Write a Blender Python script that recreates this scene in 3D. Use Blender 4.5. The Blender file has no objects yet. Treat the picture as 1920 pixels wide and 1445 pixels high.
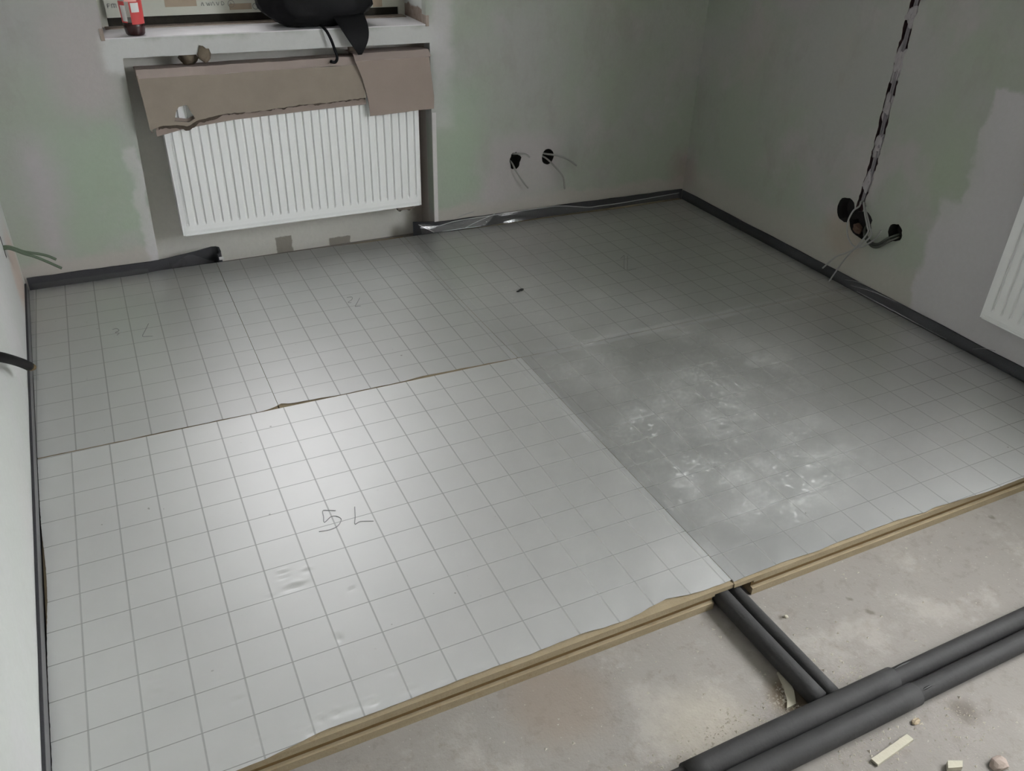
import bpy, bmesh, math, random
from mathutils import Matrix, Vector, noise as mnoise

S = bpy.context.scene
COL = S.collection
RND = random.Random(7)
T = 0.064                      # insulation board thickness = height of the board tops over the screed

# ------------------------------------------------------------------ camera, sky, exposure
cam_d = bpy.data.cameras.new('camera')
cam = bpy.data.objects.new('camera', cam_d)
COL.objects.link(cam)
RT = (0.90157763, -0.43173993, 0.02753924)
DN = (-0.20877653, -0.48996333, -0.84637361)
FW = (0.3789065, 0.75732197, -0.53187715)
CP = (0.26805824, -2.15548868, 1.46477629 + T)
cam.matrix_world = Matrix(((RT[0], -DN[0], -FW[0], CP[0]), (RT[1], -DN[1], -FW[1], CP[1]),
                           (RT[2], -DN[2], -FW[2], CP[2]), (0, 0, 0, 1)))
cam_d.sensor_fit = 'HORIZONTAL'
cam_d.sensor_width = 36.0
cam_d.lens = 1569.4611 / 1920 * 36.0
cam_d.clip_start = 0.02
S.camera = cam

SKY = 33.5
world = bpy.data.worlds.new('overcast_sky')
S.world = world
world.use_nodes = True
wn = world.node_tree
wn.nodes.clear()
w_out = wn.nodes.new('ShaderNodeOutputWorld')
w_bg = wn.nodes.new('ShaderNodeBackground')
w_tc = wn.nodes.new('ShaderNodeTexCoord')
w_sep = wn.nodes.new('ShaderNodeSeparateXYZ')
w_ramp = wn.nodes.new('ShaderNodeValToRGB')
w_map = wn.nodes.new('ShaderNodeMapRange')
w_map.inputs['From Min'].default_value = -1
w_map.inputs['From Max'].default_value = 1
wn.links.new(w_tc.outputs['Generated'], w_sep.inputs[0])
wn.links.new(w_sep.outputs['Z'], w_map.inputs['Value'])
wn.links.new(w_map.outputs[0], w_ramp.inputs[0])
el = w_ramp.color_ramp.elements
el[0].position = 0.0; el[0].color = (0.13, 0.13, 0.12, 1)
el[1].position = 1.0; el[1].color = (1.0, 0.995, 1.0, 1)
e = el.new(0.49); e.color = (0.16, 0.16, 0.15, 1)
e = el.new(0.53); e.color = (0.64, 0.645, 0.67, 1)
wn.links.new(w_ramp.outputs[0], w_bg.inputs['Color'])
w_bg.inputs['Strength'].default_value = SKY
wn.links.new(w_bg.outputs[0], w_out.inputs[0])

S.view_settings.view_transform = 'Standard'
S.view_settings.look = 'None'
S.view_settings.gamma = 1.0
S.view_settings.use_curve_mapping = False
S.view_settings.exposure = 0.0
S.cycles.use_denoising = True
S.cycles.max_bounces = 10
S.cycles.transparent_max_bounces = 16


# ------------------------------------------------------------------ room lines (plan)
def wall_left_x(y): return -0.0935 - 0.0213 * y
def wall_right_x(y): return 2.944 - 0.012 * y
def wall_far_y(x): return 1.318 - 0.020 * (x + 0.1)


# ------------------------------------------------------------------ material helpers
class Mat:
    def __init__(self, name):
        self.m = bpy.data.materials.new(name)
        self.m.use_nodes = True
        self.t = self.m.node_tree
        self.t.nodes.clear()
        self.out = self.t.nodes.new('ShaderNodeOutputMaterial')
        self.b = self.t.nodes.new('ShaderNodeBsdfPrincipled')
        self.t.links.new(self.b.outputs[0], self.out.inputs[0])

    def n(self, typ): return self.t.nodes.new('ShaderNode' + typ)

    def put(self, sock, v):
        if isinstance(v, bpy.types.NodeSocket): self.t.links.new(v, sock)
        elif v is not None: sock.default_value = v

    def obj(self): return self.n('TexCoord').outputs['Object']

    def pos(self): return self.n('NewGeometry').outputs['Position']

    def sep(self, v):
        s = self.n('SeparateXYZ'); self.put(s.inputs[0], v); return s.outputs

    def math(self, op, a, b=None, c=None, clamp=False):
        n = self.n('Math'); n.operation = op; n.use_clamp = clamp
        self.put(n.inputs[0], a); self.put(n.inputs[1], b); self.put(n.inputs[2], c)
        return n.outputs[0]

    def vmath(self, op, a, b=None):
        n = self.n('VectorMath'); n.operation = op
        self.put(n.inputs[0], a); self.put(n.inputs[1], b)
        return n.outputs['Value'] if op in ('LENGTH', 'DISTANCE', 'DOT_PRODUCT') else n.outputs[0]

    def noise(self, vec, scale, detail=4, rough=0.55, dist=0.0, color=False):
        n = self.n('TexNoise')
        self.put(n.inputs['Vector'], vec); n.inputs['Scale'].default_value = scale
        n.inputs['Detail'].default_value = detail; n.inputs['Roughness'].default_value = rough
        n.inputs['Distortion'].default_value = dist
        return n.outputs['Color' if color else 'Fac']

    def ss(self, v, a, b):               # smoothstep a..b
        n = self.n('MapRange'); n.interpolation_type = 'SMOOTHSTEP'
        self.put(n.inputs['Value'], v); n.inputs['From Min'].default_value = a; n.inputs['From Max'].default_value = b
        return n.outputs[0]

    def mix(self, f, a, b):
        n = self.n('Mix'); n.data_type = 'RGBA'
        self.put(n.inputs[0], f)
        self.put(n.inputs[6], (*a, 1) if isinstance(a, tuple) else a)
        self.put(n.inputs[7], (*b, 1) if isinstance(b, tuple) else b)
        return n.outputs[2]

    def scalev(self, v, s):
        n = self.n('Mapping'); self.put(n.inputs[0], v); n.inputs['Scale'].default_value = s
        return n.outputs[0]

    def box(self, v, axes, lo, hi, soft):  # soft-edged rectangle mask in two axes
        s = self.sep(v)
        r = None
        for a, l, h in zip(axes, lo, hi):
            k = self.math('MULTIPLY', self.ss(s[a], l - soft, l + soft), self.math('SUBTRACT', 1.0, self.ss(s[a], h - soft, h + soft)))
            r = k if r is None else self.math('MULTIPLY', r, k)
        return r

    def blob(self, v, c, r0, r1):         # 1 inside r0, 0 outside r1
        return self.math('SUBTRACT', 1.0, self.ss(self.vmath('DISTANCE', v, c), r0, r1))

    def warp(self, v, scale, amt):        # noise-shifted coordinates, for uneven edges
        n = self.noise(v, scale, 5, 0.6, color=True)
        d = self.vmath('SUBTRACT', n, (0.5, 0.5, 0.5))
        return self.vmath('ADD', v, self.vmath('MULTIPLY', d, (amt, amt, amt)))

    def bump(self, h, strength, dist=0.01):
        n = self.n('Bump'); n.inputs['Strength'].default_value = strength; n.inputs['Distance'].default_value = dist
        self.put(n.inputs['Height'], h)
        self.t.links.new(n.outputs[0], self.b.inputs['Normal'])

    def set(self, color=None, rough=None, metal=None, spec=None):
        if color is not None: self.put(self.b.inputs['Base Color'], (*color, 1) if isinstance(color, tuple) else color)
        if rough is not None: self.put(self.b.inputs['Roughness'], rough)
        if metal is not None: self.put(self.b.inputs['Metallic'], metal)
        if spec is not None: self.put(self.b.inputs['Specular IOR Level'], spec)
        return self


def simple(name, color, rough=0.6, metal=0.0, var=0.12, scale=30.0, bump=0.0, spec=0.4):
    m = Mat(name)
    o = m.obj()
    nz = m.noise(o, scale, 5)
    lo = tuple(c * (1 - var) for c in color); hi = tuple(min(1, c * (1 + var)) for c in color)
    m.set(m.mix(nz, lo, hi), rough, metal, spec)
    if bump: m.bump(m.noise(o, scale * 4, 4), bump, 0.004)
    return m.m


GREEN, PINK, BEIGE, PALE = (0.365, 0.40, 0.335), (0.45, 0.41, 0.42), (0.42, 0.39, 0.36), (0.54, 0.52, 0.525)


def plaster(name, extra):
    m = Mat(name)
    p = m.obj()
    big = m.noise(p, 1.7, 4, 0.6, 0.4)
    mid = m.noise(m.vmath('ADD', p, (3.1, 7.7, 1.3)), 3.1, 5, 0.6, 0.3)
    fine = m.noise(p, 60, 4)
    c = m.mix(m.ss(big, 0.38, 0.64), GREEN, (0.395, 0.395, 0.375))
    c = m.mix(m.math('MULTIPLY', m.ss(mid, 0.52, 0.70), 0.75), c, PINK)
    c = m.mix(m.math('MULTIPLY', m.ss(m.noise(m.vmath('ADD', p, (9, 2, 5)), 2.2, 4), 0.55, 0.75), 0.5), c, BEIGE)
    c = m.mix(m.math('MULTIPLY', m.ss(m.noise(m.warp(m.scalev(p, (1, 1, 0.5)), 4, 0.2), 6, 6, 0.65), 0.50, 0.68), 0.28), c, (0.30, 0.285, 0.255))
    wp = m.warp(p, 7.0, 0.11)
    c = extra(m, p, wp, c)
    c = m.mix(m.math('MULTIPLY', fine, 0.16), c, (0.2, 0.2, 0.18))
    m.set(c, 0.85, 0.0, 0.25)
    m.bump(m.math('ADD', m.noise(p, 9, 4), m.math('MULTIPLY', m.noise(p, 90, 3), 0.15)), 0.25, 0.012)
    return m.m


def far_extra(m, p, wp, c):
    low = m.math('SUBTRACT', 1.0, m.ss(m.sep(wp)[2], 0.15, 0.19))
    c = m.mix(low, c, (0.435, 0.408, 0.375))
    c = m.mix(m.box(wp, (0, 2), (0.16, 0.72), (0.36, 1.05), 0.07), c, (0.435, 0.402, 0.392))      # smear left of the sill
    c = m.mix(m.box(wp, (0, 2), (0.33, 0.84), (1.62, 0.955), 0.02), c, (0.576, 0.576, 0.566))      # pale band below the sill
    c = m.mix(m.box(wp, (0, 2), (0.33, 0.05), (0.385, 0.56), 0.012), c, PALE)
    c = m.mix(m.box(wp, (0, 2), (-0.02, 0.18), (0.08, 0.62), 0.07), c, (0.457, 0.424, 0.435))
    c = m.mix(m.math('MULTIPLY', m.box(wp, (0, 2), (1.57, 0.52), (1.66, 1.3), 0.03), 0.8), c, PALE)
    c = m.mix(m.math('MULTIPLY', m.box(wp, (0, 2), (1.82, 0.16), (2.2, 0.46), 0.05), 0.75), c, (0.457, 0.419, 0.424))
    c = m.mix(m.math('MULTIPLY', m.box(wp, (0, 2), (0.08, 0.20), (0.35, 0.66), 0.08), 0.6), c, (0.359, 0.446, 0.338))
    c = m.mix(m.math('MULTIPLY', m.box(wp, (0, 2), (1.60, 0.20), (1.78, 0.72), 0.09), 0.6), c, (0.359, 0.446, 0.338))
    # inside of the niche: cream render, damp patches at its foot
    inn = m.math('MULTIPLY', m.ss(m.sep(p)[1], 1.345, 1.36), m.math('SUBTRACT', 1.0, m.ss(m.sep(p)[2], 0.9, 0.93)))
    c = m.mix(inn, c, (0.74, 0.72, 0.67))
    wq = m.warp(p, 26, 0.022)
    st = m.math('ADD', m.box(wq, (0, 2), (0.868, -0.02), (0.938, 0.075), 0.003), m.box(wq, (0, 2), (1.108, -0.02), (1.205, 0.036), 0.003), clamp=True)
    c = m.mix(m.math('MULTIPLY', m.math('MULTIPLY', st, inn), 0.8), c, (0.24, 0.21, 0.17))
    browner = m.math('MULTIPLY', m.ss(m.sep(wp)[0], 1.49, 1.54), inn)  # right end of the niche made browner
    c = m.mix(m.math('MULTIPLY', browner, 0.7), c, (0.27, 0.21, 0.18))
    c = m.mix(m.math('MULTIPLY', m.blob(wp, (2.93, 1.26, 0.22), 0.02, 0.16), 0.45), c, (0.326, 0.229, 0.218))
    # white render on the window reveals, left bare and rusty just above the sill at the right
    rev = m.math('MULTIPLY', m.ss(m.sep(p)[1], 1.325, 1.335), m.ss(m.sep(p)[2], 0.925, 0.93))
    c = m.mix(rev, c, (0.576, 0.592, 0.576))
    bare = m.math('MULTIPLY', rev, m.math('SUBTRACT', 1.0, m.ss(m.sep(wp)[2], 0.995, 1.005)))
    c = m.mix(bare, c, m.mix(m.noise(p, 40, 4), (0.16, 0.09, 0.06), (0.42, 0.36, 0.32)))
    return c


def right_extra(m, p, wp, c):
    c = m.mix(m.math('MULTIPLY', m.math('SUBTRACT', 1.0, m.ss(m.sep(wp)[2], 0.18, 0.28)), 0.8), c, (0.435, 0.414, 0.375))
    a = m.box(wp, (1, 2), (-3.5, 0.02), (-0.285, 0.935), 0.010)
    b = m.box(wp, (1, 2), (-3.5, 0.02), (-0.215, 0.545), 0.014)
    c = m.mix(m.math('MAXIMUM', a, b), c, (0.511, 0.495, 0.506))
    c = m.mix(m.math('MULTIPLY', m.blob(wp, (2.94, 0.17, 0.26), 0.05, 0.16), 0.5), c, (0.392, 0.305, 0.239))
    c = m.mix(m.math('MULTIPLY', m.box(wp, (1, 2), (-0.28, 0.52), (-0.12, 0.82), 0.09), 0.5), c, (0.359, 0.424, 0.315))
    c = m.mix(m.math('MULTIPLY', m.blob(wp, (2.93, 1.24, 0.20), 0.02, 0.13), 0.4), c, (0.326, 0.229, 0.218))
    return c


def left_extra(m, p, wp, c):
    c = m.mix(0.55, c, (0.576, 0.576, 0.576))
    return m.mix(m.math('MULTIPLY', m.blob(wp, (-0.115, 1.15, 0.2), 0.08, 0.22), 0.6), c, (0.522, 0.37, 0.305))


M_FAR = plaster('plaster_far', far_extra)
M_RIGHT = plaster('plaster_right', right_extra)
M_LEFT = plaster('plaster_left', left_extra)
M_BACK = plaster('plaster_back', lambda m, p, wp, c: c)
M_CEIL = simple('ceiling_paint', (0.82, 0.81, 0.80), 0.9, var=0.05, scale=4)
M_CHASE = simple('brick_dust_chase', (0.055, 0.026, 0.030), 0.95, var=0.5, scale=70, bump=0.6)
M_HOLE = simple('wall_box_hole', (0.02, 0.018, 0.018), 0.9, var=0.6, scale=60, bump=0.5)


def screed():
    m = Mat('screed')
    p = m.obj()
    c = m.mix(m.noise(p, 2.0, 6, 0.6, 0.3), (0.222, 0.203, 0.187), (0.305, 0.282, 0.262))
    c = m.mix(m.math('MULTIPLY', m.ss(m.noise(p, 9, 5, 0.65), 0.55, 0.72), 0.45), c, (0.27, 0.24, 0.21))
    c = m.mix(m.math('MULTIPLY', m.ss(m.noise(p, 45, 4, 0.6), 0.62, 0.74), 0.5), c, (0.20, 0.17, 0.14))
    c = m.mix(m.math('MULTIPLY', m.ss(m.noise(p, 120, 3), 0.66, 0.74), 0.5), c, (0.50, 0.46, 0.39))
    wp = m.warp(p, 18, 0.05)
    c = m.mix(m.math('MULTIPLY', m.blob(wp, (1.372, -1.37, 0), 0.03, 0.075), 0.8), c, (0.13, 0.095, 0.055))   # brown sawdust by the junction, its shadow painted in
    c = m.mix(m.math('MULTIPLY', m.blob(wp, (1.686, -1.556, 0), 0.01, 0.045), 0.75), c, (0.14, 0.12, 0.10))
    c = m.mix(m.math('MULTIPLY', m.ss(m.noise(m.warp(p, 12, 0.06), 22, 6, 0.75), 0.52, 0.64), 0.35), c, (0.19, 0.165, 0.145))
    c = m.mix(m.math('MULTIPLY', m.ss(m.noise(m.vmath('ADD', p, (5, 3, 0)), 5, 6, 0.7), 0.52, 0.66), 0.4), c, (0.42, 0.39, 0.355))
    for q in ((1.697, -1.204), (1.715, -1.262), (2.061, -1.033), (1.503, -1.185), (2.3, -1.14)):
        c = m.mix(m.math('MULTIPLY', m.blob(wp, (q[0], q[1], 0), 0.004, 0.013), 0.7), c, (0.13, 0.11, 0.09))
    c = m.mix(m.math('MULTIPLY', m.blob(wp, (0.90, -1.165, 0), 0.05, 0.16), 0.45), c, (0.25, 0.19, 0.14))
    c = m.mix(m.math('MULTIPLY', m.blob(wp, (1.15, -1.36, 0), 0.03, 0.16), 0.5), c, (0.45, 0.41, 0.34))
    m.set(c, 0.9, 0, 0.2)
    m.bump(m.math('ADD', m.noise(p, 25, 5, 0.6), m.math('MULTIPLY', m.noise(p, 160, 3), 0.3)), 0.3, 0.01)
    return m.m


M_SCREED = screed()

DUST = ((1.671, 0.13, 0.30), (2.02, 0.20, 0.30), (1.577, -0.1, 0.22), (1.60, -0.42, 0.25), (1.82, -0.30, 0.28),
        (1.90, -0.52, 0.28), (1.566, -0.72, 0.30), (1.80, 0.40, 0.45), (1.953, -0.70, 0.40), (2.2, -0.2, 0.45), (1.5, 0.6, 0.4), (1.36, -0.98, 0.16), (1.75, -0.85, 0.25))


def foil(name, px, py, dusty, refl, rough):
    m = Mat(name)
    o = m.obj(); p = m.pos()
    s = m.sep(o)
    lines = None
    for a, per, wid, op in ((0, px, 0.0021, 0.62), (1, py, 0.0012, 0.85)):
        f = m.math('ABSOLUTE', m.math('SUBTRACT', m.math('FRACT', m.math('ADD', m.math('DIVIDE', s[a], per), 0.5)), 0.5))
        k = m.math('SUBTRACT', 1.0, m.ss(m.math('MULTIPLY', f, per), wid * 0.5, wid * 1.25))
        k = m.math('MULTIPLY', k, op)
        lines = k if lines is None else m.math('MAXIMUM', lines, k)
    soft = m.noise(p, 5, 4, 0.6)
    base = m.mix(soft, (refl * 0.94, refl * 0.94, refl * 0.935), (refl * 1.05, refl * 1.05, refl * 1.045))
    # dried plaster dust, swept into streaks and flecks
    amt = None
    for x, y, r in DUST:
        k = m.blob(m.scalev(p, (1, 1, 0)), (x, y, 0), 0.0, r)
        amt = k if amt is None else m.math('ADD', amt, k)
    amt = m.math('MULTIPLY', m.math('MINIMUM', amt, 1.0), dusty)
    sp = m.scalev(m.warp(p, 3.0, 0.10), (1.0, 1.7, 1))
    haze = m.ss(m.noise(sp, 9, 8, 0.74), 0.38, 0.66)
    streak = m.ss(m.noise(m.scalev(p, (1.0, 2.6, 1)), 48, 6, 0.75), 0.42, 0.68)
    flecks = m.math('MULTIPLY', m.ss(m.noise(p, 62, 2, 0.4), 0.62, 0.67), m.ss(m.noise(p, 9, 3), 0.47, 0.60))
    smear = m.ss(m.noise(m.scalev(p, (1.7, 1.0, 1)), 110, 5, 0.8), 0.44, 0.66)
    body = m.math('MULTIPLY', m.math('ADD', 0.07, m.math('ADD', m.math('MULTIPLY', streak, 0.30), m.math('MULTIPLY', smear, 0.32))), m.math('ADD', 0.30, m.math('MULTIPLY', haze, 0.80)))
    d = m.math('MULTIPLY', amt, m.math('ADD', m.math('MULTIPLY', body, 0.72), m.math('MULTIPLY', flecks, 0.38)), clamp=True)
    scuff = m.math('MULTIPLY', m.ss(m.noise(m.scalev(p, (1, 3, 1)), 11, 6, 0.7), 0.52, 0.75), 0.07)
    d = m.math('ADD', m.math('ADD', d, scuff), 0.02, clamp=True)
    dots = m.math('MULTIPLY', m.math('MULTIPLY', m.ss(m.noise(p, 60, 1, 0.3), 0.79, 0.81), m.ss(m.noise(p, 3, 2), 0.5, 0.65)), 0.6)
    c = m.mix(d, base, (0.84, 0.83, 0.81))
    c = m.mix(m.math('MULTIPLY', lines, 0.74), c, (0.13, 0.13, 0.13))
    c = m.mix(dots, c, (0.2, 0.19, 0.17))
    metal = m.math('MULTIPLY', m.math('SUBTRACT', 1.0, m.math('MULTIPLY', d, 0.9)), m.math('SUBTRACT', FOIL_METAL, m.math('MULTIPLY', lines, 0.5)))
    m.set(c, m.math('ADD', rough, m.math('MULTIPLY', d, 0.3)), metal, 0.5)
    w = m.noise(m.scalev(p, (0.25, 1.0, 1)), 60, 4, 0.6)
    w2 = m.noise(p, 9, 3, 0.5)
    m.bump(m.math('ADD', m.math('MULTIPLY', w, 0.35), w2), 0.10, 0.004)
    return m.m


FOIL_METAL = 0.95


def foam_core():
    m = Mat('pur_foam')
    p = m.obj()
    c = m.mix(m.noise(m.scalev(p, (1, 1, 4)), 14, 5, 0.6), (0.245, 0.19, 0.115), (0.345, 0.285, 0.195))
    m.set(m.mix(m.math('MULTIPLY', m.ss(m.noise(p, 60, 4), 0.58, 0.7), 0.4), c, (0.25, 0.18, 0.10)), 0.9, 0, 0.2)
    m.bump(m.noise(p, 150, 3), 0.3, 0.004)
    return m.m


M_CORE = foam_core()
M_GROOVE = simple('foam_groove', (0.155, 0.095, 0.035), 0.9, var=0.25, scale=40)
M_FLOORGAP = simple('gap_foam', (0.36, 0.30, 0.22), 0.95, var=0.3, scale=80)
M_EDGE = simple('grey_foam_strip', (0.036, 0.036, 0.041), 0.75, var=0.2, scale=50, bump=0.2)
M_ENAMEL = simple('white_enamel', (0.86, 0.865, 0.86), 0.32, var=0.015, scale=3, spec=0.5)
M_CARD = simple('cardboard', (0.27, 0.225, 0.185), 0.85, var=0.16, scale=12, bump=0.15)
M_CARD2 = simple('cardboard_pinkish', (0.30, 0.24, 0.21), 0.85, var=0.10, scale=9, bump=0.15)
M_CARDLIT = simple('cardboard_top_lit', (0.40, 0.33, 0.30), 0.8, var=0.10, scale=9, bump=0.15)  # lighter copy of the cardboard: light on the top faces painted in
M_TORNSHADE = simple('torn_card_shade', (0.085, 0.065, 0.05), 0.95, var=0.3, scale=60, bump=0.5)  # dark brown for the painted shade in the tear, also the hole's rim
M_PIPE = simple('pipe_lagging', (0.034, 0.033, 0.033), 0.72, var=0.28, scale=22, bump=0.25)
M_BLACK = simple('black_plastic', (0.012, 0.012, 0.012), 0.5, var=0.2, scale=30)
M_CONDUIT = simple('black_conduit', (0.006, 0.0055, 0.0055), 0.6, var=0.2, scale=30, spec=0.08)
M_BAG = simple('black_bag_cloth', (0.006, 0.006, 0.007), 0.55, var=0.3, scale=40, bump=0.15, spec=0.14)
M_GREYCABLE = simple('grey_cable', (0.27, 0.27, 0.25), 0.5, var=0.1)
M_CHCABLE = simple('lavender_grey_cable', (0.20, 0.185, 0.20), 0.6, var=0.15)
M_WHITECABLE = simple('white_cable', (0.32, 0.32, 0.31), 0.5, var=0.1)
M_DARKCABLE = simple('dark_cable', (0.055, 0.06, 0.05), 0.5, var=0.2)
M_GREENCABLE = simple('green_grey_cable', (0.085, 0.115, 0.075), 0.5, var=0.15)
M_CREAM = simple('cream_foam_offcut', (0.46, 0.43, 0.345), 0.85, var=0.10, scale=40, bump=0.2)
M_TAN = simple('tan_foam_chip', (0.42, 0.34, 0.24), 0.9, var=0.2, scale=50, bump=0.3)
M_PINKCHIP = simple('pinkish_plaster_chip', (0.34, 0.275, 0.24), 0.9, var=0.15, scale=40, bump=0.3)
M_CRUMB = simple('crumbs', (0.42, 0.38, 0.32), 0.95, var=0.35, scale=25)
M_BEAD = simple('corner_plaster', (0.60, 0.575, 0.57), 0.85, var=0.08, scale=25, bump=0.2)
M_DAB = simple('plaster_dab', (0.36, 0.335, 0.345), 0.9, var=0.12, scale=50, bump=0.5)
M_SILL = simple('dusty_sill', (0.66, 0.64, 0.66), 0.55, var=0.16, scale=14, bump=0.1)
M_SILLEND = simple('rough_sill_end', (0.33, 0.27, 0.23), 0.9, var=0.35, scale=50, bump=0.4)
M_FRAME = simple('filmed_window_frame', (0.56, 0.565, 0.50), 0.45, var=0.07, scale=12, bump=0.1)
M_DARKJOINT = simple('dark_joint', (0.035, 0.032, 0.026), 0.9, var=0.5, scale=30, bump=0.4)  # near-black fill of the gap between sill and frame
M_MASK = simple('masking_tape', (0.40, 0.32, 0.24), 0.7, var=0.12, scale=40)
M_INK = simple('faded_ink', (0.19, 0.20, 0.19), 0.7, var=0.2, scale=60)
M_PENCIL = simple('pencil', (0.24, 0.24, 0.245), 0.5, var=0.15, scale=60)
M_RUSTFOAM = simple('brown_mounting_foam', (0.175, 0.142, 0.105), 0.95, var=0.4, scale=60, bump=0.5)
M_VALVE = simple('valve_metal', (0.13, 0.11, 0.09), 0.5, metal=0.5, var=0.4, scale=50)
M_RED = simple('red_label', (0.62, 0.075, 0.075), 0.4, var=0.06, scale=20)
M_WHITELABEL = simple('white_label', (0.75, 0.73, 0.72), 0.5, var=0.05, scale=60)
M_PINKLABEL = simple('pink_flame_print', (0.80, 0.38, 0.36), 0.4, var=0.05, scale=30)
M_DARKRED = simple('dark_red_wax', (0.035, 0.010, 0.010), 0.25, var=0.4, scale=30, spec=0.5)
M_YELLOW = simple('kraft_corner_guard', (0.50, 0.40, 0.20), 0.8, var=0.15, scale=30)
M_RUSTEND = simple('frayed_conduit_end', (0.16, 0.11, 0.05), 0.9, var=0.4, scale=80, bump=0.5)


def clearish(name, tint, alpha, rough, milky=0.0):
    m = Mat(name)
    tr = m.n('BsdfTransparent'); gl = m.n('BsdfGlossy'); mx = m.n('MixShader')
    tr.inputs[0].default_value = (*tint, 1)
    gl.inputs['Roughness'].default_value = rough
    gl.inputs['Color'].default_value = (0.9, 0.9, 0.9, 1)
    fr = m.n('LayerWeight'); fr.inputs['Blend'].default_value = 0.35
    f = m.math('ADD', m.math('MULTIPLY', fr.outputs['Facing'], alpha * 1.2), alpha, clamp=True)
    m.put(mx.inputs[0], f)
    m.t.links.new(tr.outputs[0], mx.inputs[1]); m.t.links.new(gl.outputs[0], mx.inputs[2])
    top = mx.outputs[0]
    if milky:                            # milky scatter of the plastic; on the creases, painted glints
        di = m.n('BsdfDiffuse'); di.inputs[0].default_value = (0.9, 0.9, 0.9, 1)
        m2 = m.n('MixShader'); m2.inputs[0].default_value = milky
        m.t.links.new(top, m2.inputs[1]); m.t.links.new(di.outputs[0], m2.inputs[2]); top = m2.outputs[0]
    m.t.links.new(top, m.out.inputs[0])
    return m.m


M_FILM = clearish('clear_pe_film', (0.95, 0.95, 0.96), 0.055, 0.14, 0.02)
M_FILMR = clearish('clear_pe_film_right', (0.95, 0.95, 0.96), 0.012, 0.20, 0.01)
M_WEDGE = clearish('crumpled_pe_film', (0.93, 0.93, 0.94), 0.05, 0.30, 0.10)
M_GLINTB = clearish('film_crease_glint_bright', (0.95, 0.95, 0.96), 0.12, 0.30, 0.28)  # milky white that paints glints along the film folds
M_GLINT = clearish('film_crease_glint', (0.95, 0.95, 0.96), 0.10, 0.15, 0.16)  # weaker painted glint for the folds at the right wall
M_FILMLEFT = clearish('clear_pe_film_taut', (0.95, 0.95, 0.96), 0.14, 0.30, 0.04)
M_TAPE = clearish('clear_packing_tape', (0.995, 0.995, 0.995), 0.012, 0.30, 0.06)
M_GLASS = clearish('window_glass', (0.97, 0.98, 0.98), 0.05, 0.02)
M_DIMGLASS = clearish('dimmed_window_glass', (0.335, 0.335, 0.335), 0.05, 0.02)  # tint added to dim this window's daylight; film on the pane is made up
M_JAR = clearish('clear_plastic_cup', (0.93, 0.92, 0.92), 0.13, 0.12)

# ------------------------------------------------------------------ object helpers
OFF = {}


def thing(name, label, cat, loc, group=None):
    o = bpy.data.objects.new(name, None)
    o.empty_display_size = 0.05
    COL.objects.link(o)
    o.location = loc
    OFF[o] = Vector(loc)
    tag(o, label, cat, group)
    return o


def tag(o, label=None, cat=None, group=None, kind=None):
    if label: o['label'] = label
    if cat: o['category'] = cat
    if group: o['group'] = group
    if kind: o['kind'] = kind
    return o


def mesh(name, verts, faces, mat, parent=None, smooth=False, label=None, kind=None):
    """One mesh object; verts are world coordinates."""
    off = OFF[parent] if parent else Vector((0, 0, 0))
    me = bpy.data.meshes.new(name)
    me.from_pydata([tuple(Vector(v) - off) for v in verts], [], faces)
    me.update()
    bm = bmesh.new(); bm.from_mesh(me)
    bmesh.ops.recalc_face_normals(bm, faces=bm.faces)
    bm.to_mesh(me); bm.free()
    me.materials.append(mat)
    if smooth:
        me.polygons.foreach_set('use_smooth', [True] * len(me.polygons))
    o = bpy.data.objects.new(name, me)
    COL.objects.link(o)
    if parent: o.parent = parent
    OFF[o] = off.copy()
    if label: o['label'] = label
    if kind: o['kind'] = kind
    return o


def top_mesh(name, label, cat, loc, verts, faces, mat, smooth=False, group=None):
    """A top-level thing that is one mesh, with its origin at its base."""
    o = mesh(name, [tuple(Vector(v) - Vector(loc)) for v in verts], faces, mat, None, smooth)
    o.location = loc
    OFF[o] = Vector(loc)
    return tag(o, label, cat, group)


def box(x0, x1, y0, y1, z0, z1):
    v = [(x0, y0, z0), (x1, y0, z0), (x1, y1, z0), (x0, y1, z0), (x0, y0, z1), (x1, y0, z1), (x1, y1, z1), (x0, y1, z1)]
    return v, [(0, 3, 2, 1), (4, 5, 6, 7), (0, 1, 5, 4), (1, 2, 6, 5), (2, 3, 7, 6), (3, 0, 4, 7)]


def prism(poly, d0, d1):
    """poly: list of 3-D points; extruded from +d0 to +d1 (vectors)."""
    n = len(poly)
    v = [tuple(Vector(q) + Vector(d0)) for q in poly] + [tuple(Vector(q) + Vector(d1)) for q in poly]
    f = [tuple(range(n))[::-1], tuple(range(n, 2 * n))] + [(i, (i + 1) % n, n + (i + 1) % n, n + i) for i in range(n)]
    return v, f


def merge(*parts):
    V, F = [], []
    for v, f in parts:
        k = len(V); V += list(v); F += [tuple(i + k for i in q) for q in f]
    return V, F


def grid(nx, ny, fn):
    """(nx+1)x(ny+1) sheet from fn(u,v)."""
    V = [fn(i / nx, j / ny) for j in range(ny + 1) for i in range(nx + 1)]
    F = [(j * (nx + 1) + i, j * (nx + 1) + i + 1, (j + 1) * (nx + 1) + i + 1, (j + 1) * (nx + 1) + i) for j in range(ny) for i in range(nx)]
    return V, F


def catmull(P, seg):
    P = [Vector(p) for p in P]
    if len(P) < 3 or seg <= 1: return P
    Q = [P[0] * 2 - P[1]] + P + [P[-1] * 2 - P[-2]]
    R = []
    for i in range(1, len(Q) - 2):
        a, b, c, d = Q[i - 1], Q[i], Q[i + 1], Q[i + 2]
        for k in range(seg):
            t = k / seg
            R.append(0.5 * ((2 * b) + (c - a) * t + (2 * a - 5 * b + 4 * c - d) * t * t + (3 * b - a - 3 * c + d) * t ** 3))
    R.append(P[-1])
    return R


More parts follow.
